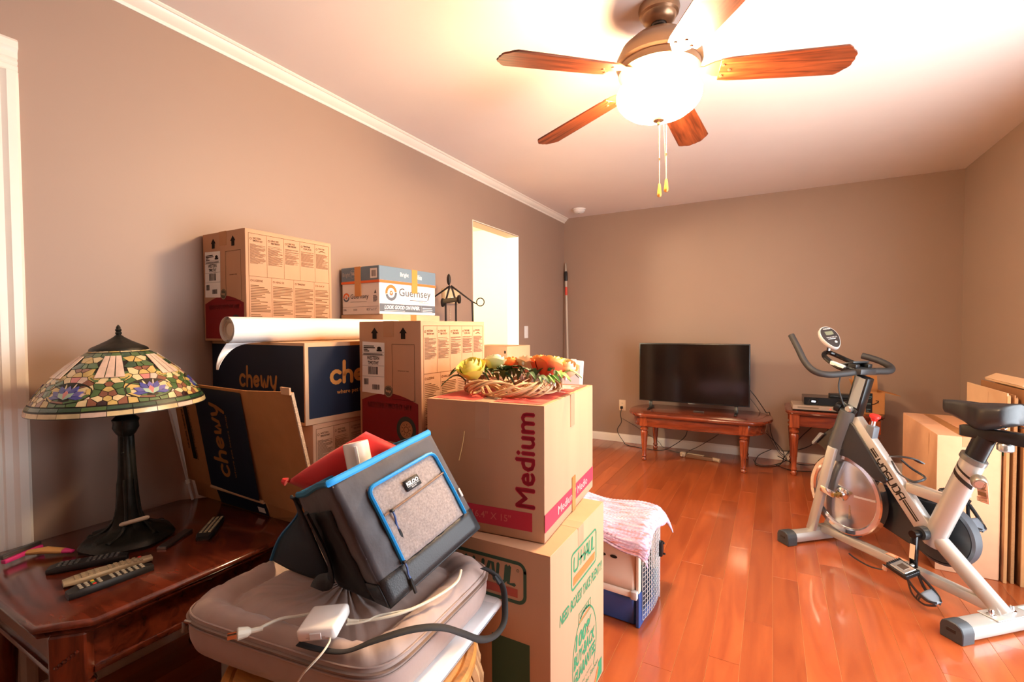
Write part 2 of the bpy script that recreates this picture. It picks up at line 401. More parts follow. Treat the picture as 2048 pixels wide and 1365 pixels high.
# smoke detector, switch, outlet
t = thing('smoke_detector', 'small round white smoke detector on ceiling near far left corner', 'smoke detector', (-1.75, 4.60, HC))
MB().lathe([(0, -.002), (.066, -.002), (.066, -.012), (.060, -.014)], 28).done('base_ring', WHITEP, t)
MB().lathe([(.058, -.012), (.060, -.022), (.048, -.038), (.03, -.044), (0, -.045)], 28).done('cover', WHITEP, t)
MB().lathe([(0, -.0445), (.012, -.0445), (.012, -.049), (0, -.05)], 16).done('test_button', mat('grey_button', (190, 186, 180), .5), t)
t = thing('light_switch', 'white rocker light switch on left wall past the opening', 'light switch', (XL, 3.997, 1.18))
MB().box(0, .005, -.036, .036, -.058, .058, .003).done('cover_plate', WHITEP, t)
MB().box(.004, .009, -.016, .016, -.032, .032, .002).done('rocker', WHITEP, t)
t = thing('wall_outlet', 'white duplex outlet on back wall left of the television', 'outlet', (-1.392, YB, .392))
MB().box(-.035, .035, -.005, 0, -.057, .057, .003).done('cover_plate', mat('ivory_plastic', (236, 214, 184), .4), t)
for dz in (-.021, .021):
    s_ = MB().box(-.016, .016, -.009, -.004, dz-.014, dz+.014, .004).done('socket', mat('ivory_plastic', (0, 0, 0)), t)
    b = MB()
    for dx in (-.006, .006): b.box(dx-.0012, dx+.0012, -.0098, -.008, dz-.003, dz+.006)
    b.done('slot', BLACKP, s_, smooth=False)
t = thing('wall_intercom', 'beige box with a white card on left wall behind the black rack', 'wall box', (XL, 2.775, 1.45))
MB().box(0, .035, -.087, .087, -.05, .052, .006, 2).done('housing', mat('beige_plastic', (206, 178, 140), .5), t)
MB().box(.0345, .037, -.02, .045, -.042, -.005, .001).done('card', PAPER, t)
# ================================================================ ceiling fan
FC = (-.390, 1.875)
BRONZE = mat('brushed_bronze', (150, 116, 88), .32, .75, var=.05)
BRONZED = mat('dark_bronze', (42, 30, 24), .5, .3)
fan = thing('ceiling_fan', 'five-blade ceiling fan with lit glass bowl and two pull chains', 'ceiling fan', (FC[0], FC[1], 0))
MB().lathe([(0, HC), (.075, HC), (.077, HC-.012), (.072, HC-.03), (.064, HC-.036), (.06, HC-.05), (.046, HC-.062), (.030, HC-.066), (.030, HC-.060), (0, HC-.06)], 32).done('canopy', BRONZE, fan)
MB().lathe([(.028, HC-.062), (.026, HC-.074), (0, HC-.076)], 20).done('hanger_ball', BRONZED, fan)
MB().lathe([(.0125, HC-.07), (.0125, 2.345)], 16).done('downrod', BRONZE, fan)
MB().lathe([(0, 2.362), (.024, 2.362), (.03, 2.345), (.05, 2.338), (.10, 2.318), (.140, 2.282), (.158, 2.245), (.160, 2.225), (.150, 2.215), (.152, 2.205), (.150, 2.19), (.12, 2.176), (0, 2.176)], 40).done('motor_housing', BRONZE, fan)
MB().lathe([(.075, 2.18), (.07, 2.165), (.052, 2.15), (.05, 2.138), (.058, 2.132), (.058, 2.128), (0, 2.128)], 36).done('light_fitter', BRONZE, fan)
BULB = bpy.data.materials.new('lit_frosted_glass'); BULB.use_nodes = True; nt = BULB.node_tree; nt.nodes.clear()
oo = nt.nodes.new('ShaderNodeOutputMaterial'); em = nt.nodes.new('ShaderNodeEmission'); em.inputs[0].default_value = (1.0, .68, .38, 1); em.inputs[1].default_value = FAN_EMIT; nt.links.new(em.outputs[0], oo.inputs[0])
MB().lathe([(.150, 2.134), (.157, 2.118), (.158, 2.102), (.153, 2.084), (.138, 2.064), (.112, 2.044), (.075, 2.030), (.04, 2.024), (0, 2.023)], 40).done('glass_bowl', BULB, fan)
MB().lathe([(0, 2.020), (.022, 2.018), (.02, 2.012), (.008, 2.006), (.006, 1.998), (0, 1.996)], 16).done('finial', BRONZE, fan)
FBL = wood('walnut_fan_blade', (74, 30, 14), (150, 72, 36), .35, (1.2, 14, 14), .1, 3.5, .1, .05)
def blade_obj(i):
    a = R(14.4+72*i)
    # outline of one blade with an ogee tip
    xs = [(.215, .052), (.25, .058), (.45, .066), (.612, .071), (.620, .064), (.628, .058), (.634, .046), (.646, .038), (.653, .026), (.650, .012), (.655, 0)]
    poly = [(x, -y) for x, y in xs] + [(x, y) for x, y in reversed(xs[:-1])]
    b = MB().prism(poly, -.003, .003)
    bmesh.ops.bevel(b.bm, geom=b.bm.edges[:], offset=.001, segments=1, affect='EDGES', clamp_overlap=True)
    bl = b.done('blade', FBL, fan, loc=(0, 0, 2.188)); bl.rotation_mode = 'XYZ'
    bl.rotation_euler = (Matrix.Rotation(R(1.4), 3, Vector((.2, -.98, 0))) @ Matrix.Rotation(a, 3, 'Z') @ Matrix.Rotation(R(4.6), 3, 'Y') @ Matrix.Rotation(R(-11), 3, 'X')).to_euler()
    k = MB()
    k.prism([(.10, -.016), (.16, -.014), (.195, -.035), (.235, -.045), (.262, -.02), (.25, 0), (.262, .02), (.235, .045), (.195, .035), (.16, .014), (.10, .016)], .004, .009)
    for dx, dy in ((.225, -.028), (.225, .028), (.25, 0)): k.lathe([(0, -.006), (.006, -.006), (.006, .011), (0, .012)], 8, c=(dx, dy, 0))
    k.done('blade_iron', BRONZE, bl)
    return bl
for i in range(5): blade_obj(i)
PULL = mat('yellow_wood_pull', (214, 150, 60), .4)
for (dx, dy, zb, zm) in ((.004, .0, 1.722, 1.867), (.027, .012, 1.741, 1.885)):
    ch = MB(); z = 2.005
    n_ = 0
    ch.tube([(dx*.6, dy, 2.012), (dx, dy, zb+.045)], .0009, 5)
    zz = zb+.05
    while zz < 2.0:
        ch.sphere((dx, dy, zz), .0017, 6, 4); zz += .0055
    c_ = ch.done('pull_chain', mat('pale_brass', (220, 200, 160), .3, .8), fan)
    MB().lathe([(0, zb+.052), (.0035, zb+.05), (.005, zb+.045), (.0085, zb+.012), (.0085, zb+.005), (.005, zb), (0, zb)], 12, c=(dx, dy, 0)).done('pull_knob', PULL, c_)
    MB().lathe([(0, zm+.005), (.003, zm+.004), (.003, zm-.004), (0, zm-.005)], 8, c=(dx, dy, 0)).done('chain_connector', BRONZE, c_)

# ================================================================ end table with clipped corners (left)
CH = wood('dark_cherry_veneer', (56, 20, 12), (104, 44, 26), .16, (2, 9, 9), .5, 3., .05, .03)
CHL = wood('cherry_leg_wood', (60, 22, 12), (112, 46, 24), .25, (9, 9, 1.4), .4, 3., .06, .04)
ET_Z = .55
ex0, ex1, ey0, ey1, ck = -2.045, -1.366, .383, 1.06, .085
et = thing('end_table', 'dark cherry end table with clipped corners under the stained-glass lamp', 'table', ((ex0+ex1)/2, (ey0+ey1)/2, 0))
hw, hd = (ex1-ex0)/2, (ey1-ey0)/2
def clip_poly(a, b, c): return [(-a+c, -b), (a-c, -b), (a, -b+c), (a, b-c), (a-c, b), (-a+c, b), (-a, b-c), (-a, -b+c)]
def stack(layers, c):
    m = MB(); rings = []
    for off, z in layers: rings.append([m.bm.verts.new((p[0], p[1], z)) for p in clip_poly(hw-off, hd-off, max(c-off*.6, .01))])
    for A, B in zip(rings, rings[1:]):
        for i in range(8): m.bm.faces.new((A[i], A[(i+1) % 8], B[(i+1) % 8], B[i]))
    m.bm.faces.new(list(reversed(rings[0]))); m.bm.faces.new(rings[-1]); return m
stack([(.028, ET_Z-.032), (.012, ET_Z-.032), (.008, ET_Z-.026), (.014, ET_Z-.022), (.004, ET_Z-.017), (0, ET_Z-.011), (.001, ET_Z-.006), (.007, ET_Z-.001), (.010, ET_Z)], ck).done('table_top', CH, et, ang=50)
ap = MB(); az0, az1 = ET_Z-.135, ET_Z-.033
ix, iy = hw-.045, hd-.045
ap.box(-ix+.05, ix-.05, -iy, -iy+.02, az0, az1, .002); ap.box(-ix+.05, ix-.05, iy-.02, iy, az0, az1, .002)
ap.box(-ix, -ix+.02, -iy+.05, iy-.05, az0, az1, .002); ap.box(ix-.02, ix, -iy+.05, iy-.05, az0, az1, .002)
ap.done('apron', CH, et)
md = MB()
for (x0_, x1_, y0_, y1_) in ((-ix+.05, ix-.05, -iy-.008, -iy+.01), (-ix+.05, ix-.05, iy-.01, iy+.008), (-ix-.008, -ix+.01, -iy+.05, iy-.05), (ix-.01, ix+.008, -iy+.05, iy-.05)):
    md.box(x0_, x1_, y0_, y1_, az0-.012, az0+.004, .004, 2)
md.done('apron_moulding', CH, et)
for sx in (-1, 1):
    for sy in (-1, 1):
        l = MB(); cx, cy = sx*(ix-.03), sy*(iy-.03)
        X = Matrix.Translation((cx, cy, 0)) @ Matrix.Rotation(R(45), 4, 'Z')
        l.box(-.037, .037, -.037, .037, az0-.02, az1, .004, 1, X)
        l.lathe([(0, 0), (.022, 0), (.025, .012), (.02, .03), (.026, .05), (.036, .30), (.038, .355), (.03, .368), (.036, .378), (.03, .388), (.033, .4), (0, .4)], 16, Matrix.Translation((cx, cy, 0)))
        lg = l.done('leg', CHL, et)
        for q in (-1, 1):
            c_ = MB(); F = Matrix.Translation((cx, cy, 0)) @ Matrix.Rotation(R(45), 4, 'Z')
            for k in range(6):
                c_.sphere(F @ Vector((-.02+.008*k, q*.037, az0+.03+.006*k)), .005, 6, 4)
            c_.done('carving', CHL, lg)
def on_table(name, label, cat, loc, rz=0, **k): return thing(name, label, cat, loc, rz, **k)
# remotes
def remote(name, label, x, y, rz, L, W, H, m, mb, red=False, tilt=0., z=ET_Z, shape=1., col=False, group=None):
    t = thing(name, label, 'remote control', (x, y, z), rz, rot=(0, tilt, rz))
    rows = []
    for i in range(9):
        u = -L/2+L*i/8; e = 1-abs(2*i/8-1)**6; wv = W/2*(.82+.18*math.cos((i/8-.2)*3.0*shape))*(1 if 0 < i < 8 else .8); hb = H*(.55+.45*math.sin(PI*min(max(i/8, .05), .95))) if shape > 1.2 else H*(1 if 0 < i < 8 else .75)
        z0 = .0 if shape < 1.2 else .004*abs(2*i/8-1)
        rows.append([(u, -wv, z0+hb*.3), (u, -wv*.8, z0), (u, wv*.8, z0), (u, wv, z0+hb*.3), (u, wv*.98, z0+hb*.75), (u, wv*.85, z0+hb), (u, -wv*.85, z0+hb), (u, -wv*.98, z0+hb*.75)])
    b = MB(); V = b.grid(rows, closed_u=True); b.bm.faces.new(V[0]); b.bm.faces.new(list(reversed(V[-1]))); b.done('body', m, t, ang=50)
    for i in range(11):
        if i in (4,) and L > .17: continue
        for j in range(3):
            u = -L*.36+L*.72*i/10; h = H*(.55+.45*math.sin(PI*(u/L+.5))) + .004*abs(2*u/L) if shape > 1.2 else H
            mm = mb
            if red and i == 10 and j == 2: mm = mat('red_button', (190, 40, 30), .4)
            if col and i == 2: mm = mat(('red_button', 'green_button', 'yellow_button')[j], ((190, 40, 30), (60, 130, 60), (200, 160, 50))[j], .4)
            MB().box(u-L*.022, u+L*.022, (j-1)*W*.25-W*.08, (j-1)*W*.25+W*.08, h-.001, h+.0022, .001).done('button', mm, t)
    return t
DKB = mat('dark_remote_plastic', (34, 34, 35), .4)
remote('remote_control', 'silver remote control lying between two black ones on end table', -1.590, .580, 1.36, .188, .046, .018, mat('champagne_plastic', (176, 160, 132), .35, .3), mat('tan_button', (150, 134, 108), .5), red=True, z=ET_Z, shape=1.5)
remote('remote_control', 'black remote with coloured buttons nearest the end table edge', -1.522, .560, 1.46, .178, .044, .020, DKB, mat('pale_button', (150, 144, 130), .5), col=True)
remote('remote_control', 'black remote lying behind the silver remote by the pink tool', -1.695, .572, .98, .175, .046, .018, DKB, mat('dim_button', (84, 84, 82), .5))
remote('remote_control', 'black remote standing apart on end table near the cardboard', -1.635, .874, 2.35, .17, .05, .018, DKB, mat('beige_button', (170, 158, 128), .5))
# pink pet comb, metal bar, cream stick
t = thing('grooming_comb', 'pink T-shaped grooming comb with tan handle on end table', 'pet comb', (-1.925, .498, ET_Z), R(113))
PINK = mat('magenta_plastic', (206, 48, 120), .4)
MB().bar((-.05, 0, .012), (.05, 0, .012), .016, .012, bev=.003).done('comb_head', PINK, t)
MB().bar((-.05, .006, .024), (.05, .006, .024), .014, .012, bev=.002).done('blade_guard', mat('grey_metal', (96, 92, 90), .35, .8), t)
MB().tube([(.01, -.005, .012), (.02, -.05, .016), (.03, -.10, .012)], [.010, .013, .010], 10, flat=(.7, 1.2)).done('handle', mat('tan_rubber', (200, 150, 86), .5), t)
MB().tube([(.03, -.098, .012), (.034, -.125, .010)], [.010, .006], 10, flat=(.7, 1.2)).done('handle_tip', PINK, t)
t = thing('metal_bar', 'flat grey metal bar beside the lamp base', 'metal bar', (-1.655, .775, ET_Z), 2.12)
MB().box(-.065, .065, -.014, .014, 0, .009, .0015).done('body', mat('grey_metal', (0, 0, 0)), t)
b = MB(); b.box(-.0655, -.064, -.0135, .0135, .001, .008); b.done('end_face', CHROME, t, smooth=False)
t = thing('cream_stick', 'short cream stick leaning on the lamp base', 'stick', (-1.724, .694, ET_Z+.078), 0, rot=(0, R(-14), R(38)))
MB().tube([(-.042, 0, 0), (-.036, 0, 0), (.036, 0, 0), (.042, 0, 0)], [.004, .0065, .0065, .004], 10).done('body', mat('cream_wax', (206, 186, 160), .5), t)
t = thing('white_rod', 'thin white rod leaning on wall behind the lamp', 'rod', (-1.985, .992, ET_Z), 0)
MB().tube([(0, 0, .003), (-.028, -.022, .17), (-.058, -.052, .385)], .0048, 8).done('shaft', mat('rod_white', (206, 204, 206), .4), t)
MB().tube([(-.012, -.009, .068), (-.014, -.011, .083)], .0075, 8).done('collar', WHITEP, t)

# ================================================================ stained-glass lamp
lx, ly = -1.788, .704
lamp = thing('table_lamp', 'stained-glass table lamp with bronze tree-trunk base on end table', 'lamp', (lx, ly, ET_Z))
BRZ = mat('verdigris_bronze', (38, 36, 30), .42, .6, var=.3, vscale=40, bump=.5, bscale=60)
# base: root mound
rows = []; rl = random.Random(3)
NB = 36
for r_, z in ((.116, 0), (.120, .010), (.114, .020), (.104, .026), (.088, .034), (.058, .045), (.042, .062), (.032, .09), (.027, .14), (.024, .19), (.021, .25), (.019, .31), (.0185, .345)):
    row = []
    for k in range(NB):
        a = 2*PI*k/NB; amp = .10*math.cos(5*a+z*6)+.05*math.cos(11*a+1+z*20) if z > .03 else .03*math.cos(7*a)
        row.append((r_*(1+amp)*math.cos(a), r_*(1+amp)*math.sin(a), z))
    rows.append(row)
b = MB(); V = b.grid(rows, closed_u=True); b.bm.faces.new(list(reversed(V[0]))); b.bm.faces.new(V[-1]); b.done('base', BRZ, lamp)
for k in range(5):
    a = 2*PI*k/5+.5
    MB().tube(spline([(.022*math.cos(a), .022*math.sin(a), .2), (.030*math.cos(a+.2), .030*math.sin(a+.2), .09), (.058*math.cos(a+.1), .058*math.sin(a+.1), .046), (.098*math.cos(a-.15), .098*math.sin(a-.15), .026)], 5), [.003]+[.0052]*13+[.010, .009], 8).done('root', BRZ, lamp)
b = MB().lathe([(.0185, .335), (.026, .345), (.034, .362), (.032, .378), (.036, .388), (.024, .40), (.012, .405), (.012, .60), (0, .60)], 20); b.done('socket_cluster', BRZ, lamp)
for (a, L) in ((2.6, .105), (-.55, .07)):
    cx, cy = .05*math.cos(a), .05*math.sin(a)
    c_ = MB(); c_.tube([(cx, cy, .392), (cx, cy, .365-L)], .0017, 5); c_.sphere((cx, cy, .362-L), .004, 8, 6); c_.done('pull_chain', BRZ, lamp)
# shade
TILT = Matrix.Rotation(R(1.0), 4, Vector((.93, -.36, 0)))
sh = MB()
r0s, z0s, r1s, z1s = .064, .612, .216, .448
def shade_pt(a, t, off=0.):
    """a in turns, t from the cap down to the rim; slightly convex cone with a turned-down rim"""
    bulge = .014*math.sin(PI*min(t/.93, 1))
    if t < .93:
        q = t/.93; r_ = r0s+(r1s-r0s)*q; z = z0s+(z1s-z0s)*q
    else:
        q = (t-.93)/.07; r_ = r1s+.004*q; z = z1s-.017*q
    sl = math.atan2(r1s-r0s, z0s-z1s)
    nr, nz = (math.cos(sl), math.sin(sl)) if t < .93 else (.97, .1)
    d = bulge+off
    return Vector(((r_+nr*d)*math.cos(2*PI*a), (r_+nr*d)*math.sin(2*PI*a), z+nz*d))
NA = 72
ts = [0, .12, .25, .4, .55, .7, .85, .93, 1.0]
b = MB(); outer = b.grid([[shade_pt(k/NA, t) for k in range(NA)] for t in ts], closed_u=True)
inner = b.grid([[shade_pt(k/NA, t, -.003) for k in range(NA)] for t in ts], closed_u=True)
for k in range(NA): b.bm.faces.new((outer[-1][k], outer[-1][(k+1) % NA], inner[-1][(k+1) % NA], inner[-1][k]))
LEAD = mat('dark_lead_came', (46, 40, 32), .45, .5)
shade = b.done('lamp_shade', LEAD, lamp); shade.matrix_local = TILT
def G(n, c): return mat('glass_'+n, c, .22, var=.22, vscale=28, coat=.4, spec=.6)
GL = dict(g=G('green', (70, 96, 50)), d=G('dark_green', (44, 70, 46)), a=G('amber', (196, 164, 92)), c=G('cream', (214, 190, 140)), p=G('pink', (214, 184, 162)), b=G('blue', (64, 66, 136)), v=G('violet', (96, 88, 150)), m=G('mint', (160, 186, 160)), n=G('brown', (128, 78, 54)), r=G('red', (176, 60, 44)), s=G('rose', (206, 120, 112)), k=G('sky', (150, 180, 196)), j=mat('glass_jewel', (40, 14, 16), .1, coat=1.))
Lr = .27          # slant length
def arcl(t): return (r0s+(r1s-r0s)*min(t/.93, 1))*2*PI/6
def cell_obj(poly, mk, off, th, secs, ai=0., name='pane'):
    """poly in (sector fraction, t); built at sector 0, copied by rotation for the others"""
    first = None
    cx = sum(p[0] for p in poly)/len(poly); cy = sum(p[1] for p in poly)/len(poly)
    pts = []
    for i in range(len(poly)):
        p, q = poly[i], poly[(i+1) % len(poly)]
        pts += [p, ((p[0]+q[0])/2, (p[1]+q[1])/2)] if abs(p[0]-q[0]) > .16 else [p]
    bm_ = MB(); n = len(pts)
    A = [bm_.bm.verts.new(shade_pt(p[0]/6, p[1], off)) for p in pts]; B = [bm_.bm.verts.new(shade_pt(p[0]/6, p[1], off+th)) for p in pts]; ctr = bm_.bm.verts.new(shade_pt(cx/6, cy, off+th*1.15))
    for i in range(n): bm_.bm.faces.new((A[i], A[(i+1) % n], B[(i+1) % n], B[i])); bm_.bm.faces.new((B[i], B[(i+1) % n], ctr))
    o = bm_.done(name, mk, shade, ang=50); out = [o]
    for s_ in secs[1:]:
        c_ = o.copy(); COL.objects.link(c_); c_.parent = shade; c_.rotation_euler = (0, 0, s_*PI/3); out.append(c_)
    if secs[0]: o.rotation_euler = (0, 0, secs[0]*PI/3)
    return out
def inset(poly, d):
    """inset in metric space (arc length, slant)"""
    cy = sum(p[1] for p in poly)/len(poly); k = arcl(cy)
    P = [Vector((p[0]*k, p[1]*Lr)) for p in poly]; n = len(P); ar = sum(P[i].x*P[(i+1) % n].y-P[(i+1) % n].x*P[i].y for i in range(n)); sg = 1 if ar > 0 else -1
    out = []
    for i in range(n):
        e1 = (P[i]-P[i-1]); e2 = (P[(i+1) % n]-P[i])
        if e1.length < 1e-6 or e2.length < 1e-6: out.append(P[i]); continue
        e1.normalize(); e2.normalize()
        n1 = Vector((-e1.y, e1.x))*sg; n2 = Vector((-e2.y, e2.x))*sg; m_ = (n1+n2)
        m_ = m_/max(m_.length_squared/2, .35)
        out.append(P[i]+m_*d)
    return [(p.x/k, p.y/Lr) for p in out]
SECS = [0, 1, 2, 3, 4, 5]
# seeds: (fraction, t, colour)
seeds = []
for i, c in enumerate('gdgd'): seeds.append((i/4+.06, .105, c))
for f, t, c in ((.12, .2, 'c'), (.02, .22, 'a'), (-.1, .2, 'a'), (.0, .31, 'g'), (.11, .30, 'g'), (-.11, .31, 'd'), (.07, .38, 'n'), (-.06, .38, 'n'), (.0, .43, 'a'), (.13, .41, 'a'), (-.13, .41, 'c'),
                (.5, .2, 'g'), (.35, .25, 'g'), (.65, .25, 'g'), (.35, .42, 'g'), (.65, .42, 'g'),
                (.3, .5, 'a'), (.42, .545, 'c'), (.58, .545, 'c'), (.7, .5, 'a'), (.5, .585, 'n'),
                (.4, .62, 'g'), (.6, .62, 'g'), (.5, .66, 'a'), (.36, .70, 'g'), (.64, .70, 'g'), (.45, .72, 'n'), (.55, .72, 'n'), (.5, .78, 'a'), (.4, .78, 'c'), (.6, .78, 'c'), (.34, .83, 'n'), (.66, .83, 'n'), (.45, .84, 'j'), (.55, .84, 'a'), (.24, .83, 'c'), (-.24, .83, 'a'),
                (.0, .52, 's'), (.12, .54, 'p'), (-.12, .54, 'c'), (.2, .57, 'n'), (-.2, .57, 'g'), (.25, .65, 'c'), (-.25, .65, 'a'), (.22, .74, 'p'), (-.22, .74, 'c'), (.12, .82, 'g'), (0, .84, 'g'), (-.12, .82, 'g')):
    seeds.append((f, t, c))
T0, T1 = .075, .865
def clip(poly, m, nrm):
    out = []
    for i in range(len(poly)):
        a, b_ = poly[i], poly[(i+1) % len(poly)]; da = (a-m).dot(nrm); db = (b_-m).dot(nrm)
        if da <= 0: out.append(a)
        if (da < 0 < db) or (db < 0 < da): out.append(a+(b_-a)*(da/(da-db)))
    return out
allw = [(f+w_, t) for f, t, c in seeds for w_ in (-1, 0, 1)]
hidden = lambda f, t: (abs(f-.5) < .18 and .15 < t < .48) or ((f/.30)**2+((t-.68)/.125)**2 < .55)
for f, t, c in seeds:
    k = arcl(t); me_ = Vector((f*k, t*Lr)); cell = [Vector(((f-.5)*k, T0*Lr)), Vector(((f+.5)*k, T0*Lr)), Vector(((f+.5)*k, T1*Lr)), Vector(((f-.5)*k, T1*Lr))]
    for g_, u in allw:
        q = Vector((g_*k, u*Lr)); d = q-me_
        if d.length < 1e-5 or d.length > .09: continue
        cell = clip(cell, (me_+q)/2, d)
        if len(cell) < 3: break
    if len(cell) < 3 or hidden(f, t): continue
    cell_obj(inset([(p.x/k, p.y/Lr) for p in cell], .0011), GL[c], .0002, .0012, SECS)
# cream and green rim bands
def band(t0, t1, n, cols, i0=0):
    for i in range(n):
        cell_obj(inset([(i/n, t0), ((i+1)/n, t0), ((i+1)/n, t1), (i/n, t1)], .0009), GL[cols[i % len(cols)]], .0002, .0014, SECS)
band(.015, .065, 3, 'ca'); band(.875, .925, 4, 'dgdd'); band(.937, .995, 4, 'cpcc')
# three-strip pink windows in a green frame, and lotus flowers between them
def trap(f0, f1, t0, t1, g0, g1): return [(f0, t0), (f1, t0), (g1, t1), (g0, t1)]
back = MB()
fr = [(.24, .115), (.76, .115), (.77, .50), (.69, .555), (.31, .555), (.23, .50)]
LEADF = []
for i, (a0, a1, b0, b1) in enumerate(((.31, .432, .29, .425), (.442, .558, .435, .565), (.568, .69, .575, .71))):
    cell_obj(inset([(a0, .145), (a1, .145), (b1, .505), (b0, .505)], .0005), GL['p'], .0030, .0020, SECS)
cell_obj(fr, GL['g'], .0004, .0014, SECS)
cell_obj([(.30, .135), (.70, .135), (.722, .515), (.278, .515)], LEAD, .0006, .0010, SECS, name='came')
ring = [(.325*math.cos(2*PI*k/18), .69+.14*math.sin(2*PI*k/18)) for k in range(18)]
cell_obj(ring, LEAD, .0004, .0014, SECS, name='came')
for k in range(10):
    a0, a1 = 2*PI*k/10+.25, 2*PI*(k+1)/10+.25
    if math.sin((a0+a1)/2) < -.35: continue
    cell_obj(inset([(.315*math.cos(a0), .69+.136*math.sin(a0)), (.315*math.cos(a1), .69+.136*math.sin(a1)), (.26*math.cos(a1), .69+.112*math.sin(a1)), (.26*math.cos(a0), .69+.112*math.sin(a0))], .0006), GL['ggnagnngga'[k]], .0010, .0018, SECS)
for k, (a, L, c) in enumerate(((-178, .9, 'b'), (-150, .95, 'v'), (-118, 1.0, 'b'), (-88, .9, 'v'), (-60, 1.0, 'b'), (-28, .95, 'v'), (2, .9, 'b'))):
    u = R(a); du = R(15)
    P = [(0.04*math.cos(u), .755+.014*math.sin(u)), (.19*L*math.cos(u-du), .755+.12*L*math.sin(u-du)), (.265*L*math.cos(u), .755+.175*L*math.sin(u)), (.19*L*math.cos(u+du), .755+.12*L*math.sin(u+du))]
    cell_obj(inset(P, .0004), GL[c], .0012, .0024, SECS)
for a, c in ((-140, 'm'), (-90, 's'), (-40, 'm')):
    u = R(a); P = [(0, .775), (.085*math.cos(u-.5), .755+.055*math.sin(u-.5)), (.14*math.cos(u), .755+.095*math.sin(u)), (.085*math.cos(u+.5), .755+.055*math.sin(u+.5))]
    cell_obj(P, GL[c], .0024, .0016, SECS)
b = MB().lathe([(.075, .604), (.073, .612), (.068, .617), (.05, .626), (.03, .637), (.014, .648), (.008, .654), (0, .655)], 28); cp_ = b.done('shade_cap', BRZ, lamp); cp_.matrix_local = TILT
b = MB().lathe([(.006, .65), (.007, .656), (.009, .661), (.006, .665), (.009, .67), (.0055, .675), (.006, .678), (.003, .684), (0, .687)], 14); b.done('finial', BRZ, lamp).matrix_local = TILT
# ================================================================ cartons
def carton(name, label, w, d, h, loc, rz=0., m=None, bevel=.004, seam='x', tape=True, cat='box', group=None, tm=None, drop=.06, flaps=True):
    """w along x, d along y; front face is -y, right face +x. Returns thing, frames"""
    m = m or K; tm = tm or TAPE
    t = thing(name, label, cat, loc, rz, group)
    fl_ = .004
    MB().box(-w/2, w/2, -d/2, d/2, 0, h-fl_*.5 if flaps else h, bevel, 2).done('body', m, t)
    if flaps:
        if seam == 'x':      # seam runs along x
            MB().box(-w/2+.001, w/2-.001, -d/2+.001, -.0015, h-fl_, h, .001).done('flap', m, t); MB().box(-w/2+.001, w/2-.001, .0015, d/2-.001, h-fl_, h, .001).done('flap', m, t)
        else:
            MB().box(-w/2+.001, -.0015, -d/2+.001, d/2-.001, h-fl_, h, .001).done('flap', m, t); MB().box(.0015, w/2-.001, -d/2+.001, d/2-.001, h-fl_, h, .001).done('flap', m, t)
    Fm = dict(F=face_mat((-w/2, -d/2, 0), (1, 0, 0), (0, 0, 1)), R=face_mat((w/2, -d/2, 0), (0, 1, 0), (0, 0, 1)), T=face_mat((-w/2, -d/2, h), (1, 0, 0), (0, 1, 0)))
    if tape:
        tw = .024; b = MB()
        if seam == 'x':
            b.box(-w/2, w/2, -tw, tw, h, h+.0006); b.box(w/2, w/2+.0006, -tw, tw, h-drop, h+.0006)
        else:
            b.box(-tw, tw, -d/2, d/2, h, h+.0006); b.box(-tw, tw, -d/2-.0006, -d/2, h-drop, h+.0006)
        b.done('tape', tm, t, smooth=False)
    return t, Fm
MAROON = mat('maroon_print', (128, 32, 34), .7, spec=.15)
GREENP = mat('green_print', (62, 132, 92), .75, spec=.15)
ORANGEP = mat('orange_print', (232, 116, 62), .75, spec=.15)
NAVY = mat('navy_print', (22, 30, 50), .6, spec=.25)
CHEWK = mat('orange_kraft_print', (214, 146, 74), .75, spec=.15)
REDPR = mat('red_print', (196, 56, 74), .7, spec=.15)
def barcode(P, u0, v0, u1, v1, r):
    u = u0
    while u < u1:
        w_ = r.uniform(.0012, .004)*(u1-u0)/.04; P.rect(u, v0, min(u+w_, u1), v1); u += w_+r.uniform(.0010, .003)*(u1-u0)/.04
